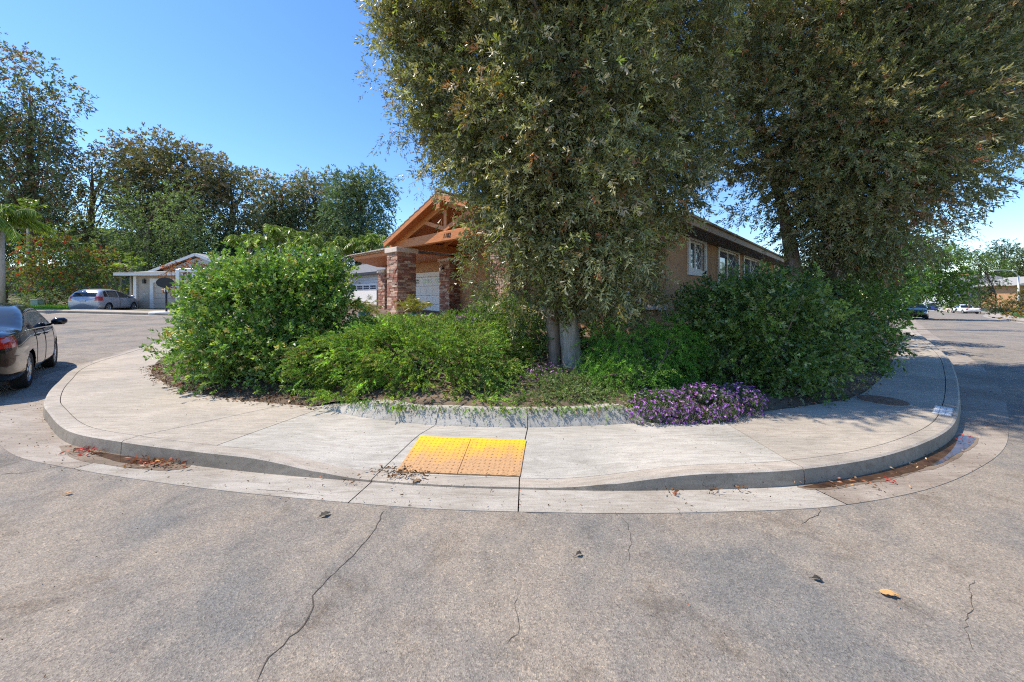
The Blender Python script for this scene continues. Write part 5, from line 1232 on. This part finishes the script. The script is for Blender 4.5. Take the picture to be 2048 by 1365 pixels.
def cypress(px, py0, py1, D, lab, seed):
    x, y = px_local(px, D); z0 = CAM_H-(py1-HOR)/FPX*D; h = (py1-py0)/FPX*D; e = empty('cypress_tree', (x, y, z0), 0, lab, 'tree', 'slim cypresses in front of the blue-grey house')
    B = [(0,0,h*t,.42*(1-t*.75)*h/6,.42*(1-t*.75)*h/6,h*.12) for t in (.1,.25,.4,.55,.7,.85,.94)]
    crown('crown', B, 6, .3, 8, .4, 8, .22, .07, [(1,(.03,.06,.022))], e, seed, 'leaf_matte', down=.8, droop=0)
    MB().tube([(0,0,-.8),(0,0,h*.9)], [.1,.03], 6).build('trunk', M['bark_dark'], e)
cypress(1938, 568, 607, 58, 'shorter slim cypress nearer the white pickup', 161); cypress(1957, 545, 590, 58, 'taller slim cypress right of the shorter one', 162)

# palms and grass
def palm(name, label, loc, h, nf, fl, seed, pal, trunk_r=.14, upright=.6, leaflet=.35, tw=.03, droop=.9, nleaf=34, cat='palm', trunkm='bark_pale'):
    rng = np.random.default_rng(seed); e = empty(name, loc, 0, label, cat)
    if h > .1:
        mb = MB(); mb.tube([(0,0,-.3),(.02,0,h*.5),(0,0,h)], [trunk_r*1.15,trunk_r,trunk_r*.8], 10); mb.build('trunk', M[trunkm], e, True)
    for k in range(nf):
        az = 2*math.pi*k/nf*1.0+rng.normal(0,.25); el = rng.uniform(-.15,1.35) if name == 'king_palm' else upright+rng.normal(0,.3); L_ = fl*(.8+.35*rng.random())
        s = np.linspace(0, 1, 12); hx = L_*s*math.cos(el); z = h+L_*s*math.sin(el)-droop*L_*.45*s**2
        pts = np.c_[hx*math.cos(az), hx*math.sin(az), z]
        mb = MB(); mb.tube([tuple(p) for p in pts], list(np.linspace(.022,.004,12)*fl/1.5), 5); r = mb.build('frond', M['rachis'], e, True)
        t = rng.random(nleaf*2)*.85+.15; p = np.stack([np.interp(t, s, pts[:,q]) for q in range(3)], 1)
        tan = unit(np.stack([np.interp(np.minimum(1, t+.05), s, pts[:,q])-np.interp(t-.05, s, pts[:,q]) for q in range(3)], 1))
        side = unit(np.cross(tan, np.array([0,0,1]))); sg = np.where(np.arange(len(t))%2 == 0, 1, -1)[:,None]
        hang = {'king_palm':.75,'queen_palm':.6}.get(name, 0)
        a = unit(side*sg*(.85-hang*.45)+tan*.55+np.c_[np.zeros(len(t)),np.zeros(len(t)),-.25-hang+rng.normal(0,.25,len(t))])
        ll = leaflet*fl*np.sin(np.pi*np.clip(t*.9+.05,0,1))**.6*(.85+.3*rng.random(len(t)))
        leaf_mesh('leaflets', p, a, ll, tw*fl, pick(pal, len(t), rng, .15)*np.exp(rng.normal(0,.15)), M['leaf'], r, rng)
    return e
M['rachis'] = simple('palm_rachis', (.22,.26,.07), .6, .2, 10, .1)
GP = [(3,(.19,.27,.04)),(2,(.28,.37,.06)),(1,(.11,.17,.03))]; YP = [(2,(.26,.26,.05)),(2,(.18,.22,.04)),(1,(.30,.20,.06))]
x, y = px_local(4, 23); palm('king_palm', 'palm with arching sunlit fronds at the left edge of the picture', (x, y, float(H(x,y))), (592-452)/740*23+1.0, 24, 2.9, 171, GP, .12, 1.1, .24, .02, 1.3, 90, trunkm='bark_pale')
for k, (px, top, D, lab) in enumerate(((500,470,36,'leftmost feathery palm behind the bright green shrub'),(560,455,37,'tallest feathery palm with yellowish fronds behind the shrub'),(610,475,36,'feathery palm in the middle of the group behind the shrub'),(690,478,41,'feathery palm above the pale two-storey house'),(745,472,42,'rightmost feathery palm beside the gable roof'))):
    x, y = px_local(px, D); z = float(TERR(x, y)); palm('queen_palm', lab, (x, y, z), (592-(top+28))/740*D+CAM_H-z, 16, 3.4, 172+k, GP, .14, 1.05, .26, .022, 1.1, 50)
for k, (px, top, D, lab) in enumerate(((262,520,28,'small broad-leaved plant left of the beige roof'),(240,505,31,'small pale palm above the beige roof eave'),(56,405,30,'banana-like plant behind the left palm'))):
    x, y = px_local(px, D); z = float(TERR(x, y)); palm('small_palm', lab, (x, y, z), max(.4,(592-(top+15))/740*D+CAM_H-z), 9, 1.3, 180+k, GP, .08, .9, .3, .09, .7, 18)
PZ = .80
for k, (px, D, lab, s) in enumerate(((731,12.6,'potted palm in a teal pot left of the front stone column',1.0),(828,12.9,'potted palm in a teal pot in front of the front stone column',1.15))):
    x, y = px_local(px, D); zz = CAM_H-(643-592)/740*D if k == 0 else .70
    e = palm('potted_palm', lab, (x, y, zz), .32, 15, .78*s, 190+k, YP, .05, 1.05, .35, .022, .8, 26, 'plant')
    MB().lathe([(.17,0),(.21,.08),(.23,.2),(.235,.30),(.25,.32),(.25,.35),(.22,.35),(.21,.31)], 24).build('pot', M['teal'], e, True)
    mb = MB(); [mb.lathe([(.238,z),(.244,z+.01),(.238,z+.02)], 24) for z in (.1,.2)]; mb.build('pot_band', M['teal'], e)
# grass by the neighbour's drive and lawn at right
def grass(name, poly, n, h, pal, seed, zf):
    rng = np.random.default_rng(seed); A = np.array(poly); x = rng.uniform(A[:,0].min(), A[:,0].max(), n*3); y = rng.uniform(A[:,1].min(), A[:,1].max(), n*3); k = in_poly(x, y, poly); x, y = x[k][:n], y[k][:n]
    a = unit(np.c_[rng.normal(0,.35,(len(x),2)), np.ones(len(x))]); return tag(leaf_mesh(name, np.c_[x, y, zf(x, y)], a, h*(.6+.8*rng.random(len(x))), h*.12, pick(pal, len(x), rng), M['leaf_matte'], None, rng), kind='stuff')
grass('grass', [(-30.8,21.5),(-27.9,22.2),(-29.0,26.5),(-33,25)], 7000, .22, [(3,(.12,.26,.03)),(1,(.20,.30,.05))], 201, lambda x, y: TERR(x, y)+.08)
lw = [(46,32.5),(60,44.5),(70,52),(74,48),(64,38),(52,29)]
tag(region('lawn', [(43.5,29.6),(60,44),(84.5,63),(120,97),(135,90),(90,40),(52,22)], 3, lambda x, y: H(x, y)+.10, M['grass_base']), kind='structure')
grass('grass', lw, 9000, .16, [(3,(.09,.20,.03))], 202, lambda x, y: H(x, y)+.10)

# ------------------------------------------------------------------ vehicles
def sm(pts, xs):
    c = cat_rom(pts, 8); return np.interp(xs, c[:,0], c[:,1])
def wheel(r, w_, parent, loc, side, spokes=5, full=True, rimr=.66):
    e = empty('wheel', loc); e.parent = parent
    ty = MB(); ty.lathe([(r*.66,-w_*.42),(r*.9,-w_*.5),(r*.98,-w_*.38),(r,-w_*.2),(r,w_*.2),(r*.98,w_*.38),(r*.9,w_*.5),(r*.66,w_*.42)], 36, axis='y', cap=False); ty.build('tyre', M['rubber'], e, True)
    rm = MB(); o = side*w_*.40
    # rim ring
    n = 36; v = []; f = []
    for (rr, yy) in ((r*.70,o),(r*.64,o+side*.006),(r*.60,o-side*.03),(r*.60,-o*.6)):
        for j in range(n): t = 2*math.pi*j/n; v.append((rr*math.cos(t), yy, rr*math.sin(t)))
    for i in range(3):
        for j in range(n): f.append((i*n+j, i*n+(j+1)%n, (i+1)*n+(j+1)%n, (i+1)*n+j))
    rm.add(v, f)
    for k in range(spokes):
        t = 2*math.pi*k/spokes+.3
        for dt in (-.12, .12):
            a = (.05*math.cos(t), o-side*.012, .05*math.sin(t)); b = (r*.62*math.cos(t+dt), o-side*.008, r*.62*math.sin(t+dt)); rm.beam(a, b, .022 if spokes > 6 else .03, .03, up=(0,1,0))
    rm.lathe([(.06,-.012),(.06,.010),(.03,.014)], 14, (0, o, 0), axis='y'); rm.build('rim', M['alloy'], e, False)
    dk = MB(); dk.lathe([(r*.6,-.01),(r*.6,.01)], 24, (0, o-side*.05, 0), axis='y'); dk.build('brake_disc', M['dark'], e)
    return e
def car(name, label, spec, loc, rz, paint, cat='car', res=1.0, group=None):
    """spec: L, W, prof(top profile pts), belt(pts), wid(plan half width pts), bot, wheels (xr, xf), r, glass limits"""
    e = empty(name, loc, rz, label, cat, group); L, Wd = spec['L'], spec['W']
    nx_ = int(150*res); xs = np.linspace(0, L, nx_); T = sm(spec['top'], xs); Bt = sm(spec['belt'], xs); Hw = sm(spec['half'], xs)*Wd/2; bot = sm(spec['bot'], xs)
    m_ = int(64*res)//2*2; verts = []
    def ring(i):
        b, t, z0, w_ = Bt[i], T[i], bot[i], Hw[i]; t = max(t, b+.012); cab = t-b; tum = spec.get('tum', .42)
        wt = w_*.955-tum*max(0, cab-.06)
        key = [(0,z0),(w_*.80,z0),(w_*.93,z0+.03),(w_*.99,z0+.14),(w_*1.0,z0+(b-z0)*.5),(w_*.995,z0+(b-z0)*.72),(w_*.965,b-.03),(w_*.945,b)]
        if cab > .10: key += [(w_*.945-tum*(cab*.45), b+cab*.45),(wt+.02, t-.085),(wt-.05,t-.035),(wt*.78,t-.008),(wt*.4,t+.008),(0,t+.014)]
        else: key += [(w_*.92,b+cab*.3),(w_*.86,b+cab*.6),(w_*.78,b+cab*.8),(w_*.6,t-.004),(w_*.3,t+.006),(0,t+.008)]
        key = np.array(key); kk = [key[0]]
        for a_, b_ in zip(key[:-1], key[1:]): kk += [a_*.75+b_*.25, a_*.25+b_*.75]
        kk.append(key[-1]); kk = np.array(kk); d = np.r_[0, np.cumsum(np.hypot(*np.diff(kk, axis=0).T))]; q = np.linspace(0, d[-1], m_+1)
        return np.c_[np.interp(q, d, kk[:,0]), np.interp(q, d, kk[:,1])]
    rings = []
    for i in range(nx_):
        h = ring(i); full = np.vstack([np.c_[-h[:,0], h[:,1]], np.c_[h[::-1][1:-1,0], h[::-1][1:-1,1]]])
        rings.append(np.c_[np.full(len(full), xs[i]), full])
    def cap(rg_, sgn, k0):
        out = []; c = rg_.mean(0); c[2] = (rg_[:,2].min()+rg_[:,2].max())/2
        for k in k0:
            q = c+(rg_-c)*k; q[:,0] = rg_[:,0]+sgn*spec.get('bulge', .07)*(1-k**2.2); out.append(q)
        return out
    ks = [.97,.93,.88,.82,.75,.68,.6,.5,.4,.3,.2,.1,.01]
    rings = cap(rings[0], -1, ks)[::-1]+rings+cap(rings[-1], 1, ks)
    Rg = np.array(rings); nr, nm = Rg.shape[:2]; V = Rg.reshape(-1, 3)
    I, J = np.meshgrid(np.arange(nr-1), np.arange(nm), indexing='ij'); J2 = (J+1)%nm
    F = np.stack([I*nm+J, I*nm+J2, (I+1)*nm+J2, (I+1)*nm+J], -1).reshape(-1, 4)
    Cc = V[F].mean(1); x, y, z = Cc.T; ay = np.abs(y)
    Ti = np.interp(x, xs, T); Bi = np.interp(x, xs, Bt); Wi = np.interp(x, xs, Hw)
    arch = np.zeros(len(F), bool); r = spec['r']
    for wx in spec['wheels']: arch |= (np.hypot(x-wx, z-r) < r*1.13) & (ay > Wi*.55) & (z < Bi-.02)
    g = spec['glass']; cab = Ti-Bi > .1
    sg = cab & (z > Bi+.035) & (z < Ti-.095) & (ay > Wi*.5)
    # side glass limited by sloping pillars, with B pillars
    sg &= (x > g['rx']+(z-Bi)*g.get('rs', .5)) & (x < g['fx']-(z-Bi)*g.get('fs', 1.15))
    for px_ in g['pillars']: sg &= np.abs(x-px_) > .035
    wt_in = Wi*.945-spec.get('tum', .42)*(Ti-Bi)-.05
    ws = (ay < wt_in-.0) & (z > Bi+.05) & (((x > g['ws'][0]) & (x < g['ws'][1])) | ((x > g['bl'][0]) & (x < g['bl'][1]))) & (z > Ti-.04)
    if 'rearglass' in spec: a_, b_, c_ = spec['rearglass']; ws |= (x < .22) & (z > a_) & (z < b_) & (ay < c_)
    tl = np.zeros(len(F), bool)
    for (a0,a1,y0_,z0_,z1_) in spec['tail']: tl |= (x >= a0) & (x < a1) & (ay > y0_) & (z > z0_) & (z < z1_)
    hl = (x > L-.42) & (ay > Wd*.27) & (z > spec['head'][0]) & (z < spec['head'][1])
    tl &= ~sg & ~ws & ~arch; hl &= ~arch & ~ws
    lowr = (z < spec.get('trim', .26)) & ~arch
    doors = np.zeros(len(F), int)
    for k, (a0, a1) in enumerate(spec['doors']):
        for s_ in (0, 1):
            q = (x > a0) & (x < a1) & (z > .33) & (z < Bi-.0) & (ay > Wi*.8) & ((y > 0) == bool(s_)) & ~arch; doors[q] = 1+k*2+s_
    cls = np.zeros(len(F), int); cls[lowr] = 6; cls[doors > 0] = 10+doors[doors > 0]; cls[tl] = 3; cls[hl] = 4; cls[ws] = 2; cls[sg] = 1; cls[arch] = -1
    def part(nm_, mask, m, parent, off=0.0, solid=False):
        f = F[mask]
        if len(f) == 0: return None
        u_, inv = np.unique(f, return_inverse=True); v = V[u_].copy()
        o = mesh_obj(nm_, v, inv.reshape(-1, 4), m, parent, True); return o
    body = part('body', cls == 0, M[paint], e)
    part('lower_trim', cls == 6, M['plastic'], e)
    for s_ in (-1, 1):
        yy = (y > 0) == (s_ > 0)
        part('side_window', (cls == 1) & yy, M['glass'], e); part('tail_light', (cls == 3) & yy, M['red_lens'], e); part('headlight', (cls == 4) & yy, M['clear_lens'], e)
    part('windscreen', (cls == 2) & (x > L*.5), M['glass'], e); part('rear_window', (cls == 2) & (x <= L*.5), M['glass'], e)
    for d in sorted(set(doors[doors > 0])):
        do = part('door', cls == 10+d, M[paint], e); k = (d-1)//2; s_ = 1 if (d-1)%2 else -1; a0, a1 = spec['doors'][k]
        xm = a0+.16; i = int(np.argmin(np.abs(xs-xm))); hw_ = Hw[i]*.985; zb = Bt[i]-.10
        MB().rbox((xm, s_*(hw_+.012), zb), (.20,.035,.028), None, .008).build('handle', M[paint if paint != 'black_paint' else 'black_paint'], do)
        # shut lines
        for xe in (a0, a1):
            i = int(np.argmin(np.abs(xs-xe))); h = ring(i); k2 = (h[:,1] > .33) & (h[:,1] < Bt[i]+.01) & (h[:,0] > Hw[i]*.8)
            pts = [(xe, s_*(q[0]+.0005), q[1]) for q in h[k2]]
            if len(pts) > 2: MB().tube(pts, .0045, 4).build('door_seam', M['dark'], do)
    # window surround
    for s_ in (-1, 1):
        pts = []
        for xx in np.linspace(g['rx']-.05, g['fx']+.05, 24):
            i = int(np.argmin(np.abs(xs-xx))); pts.append((xx, s_*(Hw[i]*.945+.004), Bt[i]+.028))
        MB().tube(pts, .008, 5).build('window_trim', M['chrome' if spec.get('chrome') else 'plastic'], e)
        # mirror
        i = int(np.argmin(np.abs(xs-(g['fx']-.22)))); mx, my, mz = g['fx']-.22, s_*(Hw[i]*.93), Bt[i]+.05
        mo = MB(); mo.rbox((mx, my+s_*.14, mz+.07), (.13,.24,.155), None, .05); mo.beam((mx, my-s_*.01, mz), (mx, my+s_*.10, mz+.05), .06, .04); mo.build('mirror', M[paint], e, True)
        for wx in spec['wheels']: wheel(r, .20, e, (wx, s_*(Wd/2-.125), r), s_, spec.get('spokes', 5))
    # wheel wells and floor
    fl = MB(); fl.box(.25, L-.25, -Wd*.40, Wd*.40, .20, .26); fl.build('underbody', M['dark'], e)
    ww = MB()
    for wx in spec['wheels']:
        n = 14; v = []; f = []
        for s_ in (-1, 1):
            k0 = len(v)
            for j in range(n+1):
                t = math.pi*j/n-.0; v += [(wx+r*1.135*math.cos(t), s_*Wd*.47, r+r*1.135*math.sin(t)), (wx+r*1.135*math.cos(t), s_*Wd*.25, r+r*1.135*math.sin(t))]
            for j in range(n): f.append((k0+2*j, k0+2*j+1, k0+2*j+3, k0+2*j+2))
            k1 = len(v); v += [(wx+r*1.135*math.cos(math.pi*j/n), s_*Wd*.25, r+r*1.135*math.sin(math.pi*j/n)) for j in range(n+1)]; f.append(tuple(range(k1, k1+n+1)))
        ww.add(v, f)
    ww.build('wheel_well', M['dark'], e, False, False)
    pz = spec.get('platez', .62); MB().rbox((-spec.get('bulge', .07)-.005, 0, pz), (.012,.31,.155), None, .004).build('licence_plate', M['plate'], e)
    if spec.get('bumperline'):
        h = spec['bumperline']; MB().tube([(.02, -Wd*.40, h), (-.055, -Wd*.2, h), (-.066, 0, h), (-.055, Wd*.2, h), (.02, Wd*.40, h)], .006, 5).build('bumper_seam', M['dark'], e)
    MB().tube([(.05,-Wd*.32,.24),(-.04,-Wd*.32,.24)], .035, 10).build('exhaust_pipe', M['chrome'], e)
    return e
SEDAN = dict(L=4.9, W=1.85, tum=.42, bulge=.09, r=.325, wheels=(1.08,3.86), spokes=7,
    top=[(0,.98),(.12,1.07),(.5,1.10),(.78,1.12),(1.1,1.24),(1.5,1.40),(1.9,1.485),(2.4,1.51),(2.85,1.48),(3.2,1.35),(3.55,1.16),(3.8,1.05),(4.2,.97),(4.6,.86),(4.9,.70)],
    belt=[(0,.90),(.5,.98),(1.2,1.01),(2.4,.985),(3.6,.945),(4.2,.88),(4.6,.80),(4.9,.64)],
    half=[(0,.80),(.12,.88),(.4,.95),(1.0,.995),(2.4,1.0),(3.8,.985),(4.4,.93),(4.75,.82),(4.9,.70)],
    bot=[(0,.34),(.3,.24),(1,.20),(3.9,.20),(4.6,.22),(4.9,.30)],
    glass=dict(rx=1.12, fx=3.68, rs=1.0, fs=1.55, pillars=(2.42,), ws=(2.98,3.66), bl=(.92,1.62)),
    tail=[(-.2,.38,.44,.80,.985)], head=(.60,.76), doors=[(1.55,2.42),(2.44,3.52)], platez=.80, bumperline=.66, chrome=True)
HATCH = dict(L=4.1, W=1.70, tum=.46, bulge=.10, r=.32, wheels=(.78,3.28), spokes=8,
    top=[(0,1.00),(.08,1.12),(.22,1.30),(.42,1.45),(.8,1.535),(1.4,1.56),(1.9,1.52),(2.4,1.40),(2.9,1.20),(3.3,1.05),(3.8,.94),(4.0,.85),(4.1,.74)],
    belt=[(0,.98),(.6,1.02),(1.5,.98),(2.5,.95),(3.3,.91),(3.8,.83),(4.1,.68)],
    half=[(0,.86),(.10,.93),(.5,.98),(2,1.0),(3.2,.98),(3.7,.92),(4.0,.80),(4.1,.72)],
    bot=[(0,.32),(.3,.22),(3.5,.20),(4.1,.30)],
    glass=dict(rx=.42, fx=3.15, rs=.35, fs=1.75, pillars=(.82,1.80), ws=(2.35,3.2), bl=(9,9)), rearglass=(1.04,1.38,.56),
    tail=[(-.2,.30,.56,.78,1.06)], head=(.66,.84), doors=[(1.0,1.8),(1.82,2.85)], platez=.78, bumperline=.60)
VAN = dict(HATCH); VAN.update(L=4.7, W=1.9, top=[(0,1.1),(.08,1.35),(.25,1.68),(.8,1.76),(2.4,1.76),(2.9,1.68),(3.4,1.40),(3.8,1.14),(4.3,1.0),(4.7,.8)], belt=[(0,1.05),(2,1.08),(3.6,1.02),(4.3,.92),(4.7,.74)], wheels=(.9,3.75), r=.34,
    half=[(0,.86),(.10,.93),(.5,.98),(2,1.0),(3.8,.98),(4.3,.92),(4.6,.80),(4.7,.72)], bot=[(0,.32),(.3,.22),(4.2,.22),(4.7,.30)], glass=dict(rx=.4, fx=3.7, rs=.3, fs=1.2, pillars=(1.2,2.3), ws=(2.95,3.6), bl=(9,9)), rearglass=(1.12,1.55,.66), head=(.68,.9), doors=[(1.25,2.3),(2.32,3.4)])
PICK = dict(SEDAN); PICK.update(L=5.0, W=1.75, top=[(0,.95),(.1,.97),(1.9,.97),(2.0,1.0),(2.06,1.30),(2.2,1.46),(2.6,1.52),(3.1,1.46),(3.5,1.16),(3.7,1.03),(4.4,.97),(4.8,.88),(5,.72)], belt=[(0,.93),(2.0,.94),(3.6,.94),(4.4,.90),(4.8,.82),(5,.66)],
    glass=dict(rx=2.15, fx=3.55, rs=.25, fs=.9, pillars=(9,), ws=(3.14,3.56), bl=(1.99,2.12)), tail=[(-.2,.1,.60,.68,.90)], head=(.66,.82), doors=[(2.3,3.3)], wheels=(1.0,4.1), half=[(0,.94),(.12,.96),(.4,.97),(2.4,1.0),(4.2,.985),(4.7,.93),(5,.84)], bot=[(0,.46),(.3,.34),(1,.28),(4.2,.26),(5,.34)], platez=.60, bumperline=.62)
# near sedan: right rear wheel stands at (-8.58, 6.6)
hd = R(135); fx_, fy_ = math.cos(hd), math.sin(hd); rx_, ry_ = fy_, -fx_
wr = (-8.78, 6.62); bx_ = wr[0]-rx_*(.925-.125)-fx_*1.08; by_ = wr[1]-ry_*(.925-.125)-fy_*1.08
car('black_sedan', 'shiny black sedan parked at the left kerb, seen from behind', SEDAN, (bx_, by_, .0), hd, 'black_paint')
hd = R(108); fx_, fy_ = math.cos(hd), math.sin(hd); rx_, ry_ = fy_, -fx_; wr = px_local(214, 24.6)
hx_, hy_ = wr[0]-rx_*.72-fx_*.78, wr[1]-ry_*.72-fy_*.78
car('silver_hatchback', 'silver hatchback parked nose-in on the driveway of the beige house', HATCH, (hx_, hy_, .545), hd, 'silver_paint')
def place(spec, px, D, hd, *a, **k):
    x, y = px_local(px, D); h = R(hd); return car(a[0], a[1], spec, (x-math.cos(h)*spec['L']/2, y-math.sin(h)*spec['L']/2, float(H(x, y))+.0), h, a[2], **k)
place(PICK, 1930, 62, 60, 'white_pickup', 'white pickup truck parked at the far kerb of the right street', 'white_paint', cat='pickup', res=.5)
place(VAN, 1862, 88, 228, 'blue_van', 'dark blue van facing us under the street tree down the right street', 'blue_paint', cat='van', res=.5)
place(SEDAN, 1826, 36.5, 226, 'black_car', 'black car half hidden behind the roadside shrubs at the right', 'black_paint', res=.6)

# ------------------------------------------------------------------ street furniture
x, y = px_local(333, 21.8); z = float(H(x, y)); hp = empty('basketball_hoop', (x, y, z), R(20), 'black portable basketball hoop seen from behind beside the cul-de-sac', 'basketball hoop')
th = (592-566)/740*21.8+CAM_H-z
MB().tube([(0,0,.1),(0,-.05,th-.25)], [.05,.05], 10).build('pole', M['plastic'], hp, True)
n = 24; v = [(.42*math.cos(2*math.pi*k/n)*1.0, -.12, th+.30*math.sin(2*math.pi*k/n)) for k in range(n)]; v += [(a, b-.05, c) for a, b, c in v]
MB().add(v, [tuple(range(n)), tuple(2*n-1-k for k in range(n))]+[(k,(k+1)%n,n+(k+1)%n,n+k) for k in range(n)]).build('backboard', M['plastic'], hp)
MB().tube([(.23*math.cos(2*math.pi*k/16), .15+.23*math.sin(2*math.pi*k/16), th-.15) for k in range(17)], .012, 6).build('rim', M['iron'], hp)
MB().beam((0,-.05,th-.35),(0,.0,th-.12),.06,.06).build('bracket', M['plastic'], hp); MB().rbox((0,-.05,th-.42),(.16,.05,.22),None,.02).build('tag', M['white_paint'], hp)
MB().rbox((-.1,.1,.10),(1.3,.75,.2),None,.06).build('base', M['lamp_metal'], hp, True)
# utility box
x, y = px_local(75, 25.2); MBu = empty('utility_box', (x, y, float(TERR(x, y))+.1), 0, 'small pale green utility box in the grass at left', 'utility box')
MB().rbox((0,0,.26),(.5,.4,.52),None,.03).build('housing', M['util_green'], MBu); MB().rbox((0,0,.54),(.54,.44,.06),None,.02).build('lid', M['util_green'], MBu)
# yard sign (white arm and hanging panel with dark blue emblem)
x, y = px_local(357, 10.2); z = .33; sg_ = empty('yard_sign', (x, y, z), R(8), 'white sign post with a hanging panel sticking up behind the green shrub', 'sign')
zt = CAM_H+(592-541)/740*10.2-z
MB().rbox((.0,0,zt/2),(.09,.09,zt+.06),None,.006).build('post', M['white_paint'], sg_); MB().rbox((.42,0,zt),(.80,.07,.10),None,.006).build('arm', M['white_paint'], sg_)
pn = MB().rbox((.46,0,zt-.43),(.60,.03,.62),None,.004).build('panel', M['white_paint'], sg_)
em = MB()
for k in range(5):
    pts = [(.30+.045*k+.17*math.cos(t)*.8, -.021, zt-.42+.16*math.sin(t)-.03*k) for t in np.linspace(.6, 2.6, 8)]; em.tube(pts, .013, 4)
em.build('emblem', M['navy'], pn)
for xx in (.22,.70): MB().tube([(xx,0,zt-.05),(xx,0,zt-.13)], .005, 5).build('hook', M['chrome'], sg_)
# street lamp
x, y = px_local(2037, 58); z = float(H(x, y))+.12; sl_ = empty('street_lamp', (x, y, z), 0, 'tall pale street lamp with a long curved arm at the right edge', 'street lamp')
zt = CAM_H+(592-552)/740*58-z
MB().tube([(0,0,0),(0,0,zt*.5),(0,0,zt)], [.16,.13,.10], 10).build('pole', M['lamp_metal'], sl_, True)
MB().tube([(0,0,zt-.1),(-.5,0,zt+.45),(-1.2,0,zt+.8),(-2.2,0,zt+.9),(-3.2,0,zt+.88)], [.07,.06,.05,.045,.04], 8).build('arm', M['lamp_metal'], sl_, True)
MB().rbox((-3.5,0,zt+.86),(.7,.25,.14),None,.05).build('lamp_head', M['lamp_metal'], sl_, True)
# mailbox-like low wall of rocks behind the pickup
rk = empty('rock_wall', (*px_local(1895, 74), float(H(*px_local(1895,74)))), R(42), 'low pale stone wall behind the white pickup', 'wall')
rr = random.Random(4)
for k in range(22): 
    for j in range(2): MB().rbox((-6+k*.56+rr.uniform(-.05,.05)+.2*j, rr.uniform(-.1,.1), .25+.45*j), (.52,.5,.42), None, .09).build('stone', M['cream_trim'], rk)
x, y = px_local(1988, 40); bl = empty('curb_inlet', (x, y, float(H(x, y))), R(45), 'dark drain opening in the kerb of the right street', 'drain')
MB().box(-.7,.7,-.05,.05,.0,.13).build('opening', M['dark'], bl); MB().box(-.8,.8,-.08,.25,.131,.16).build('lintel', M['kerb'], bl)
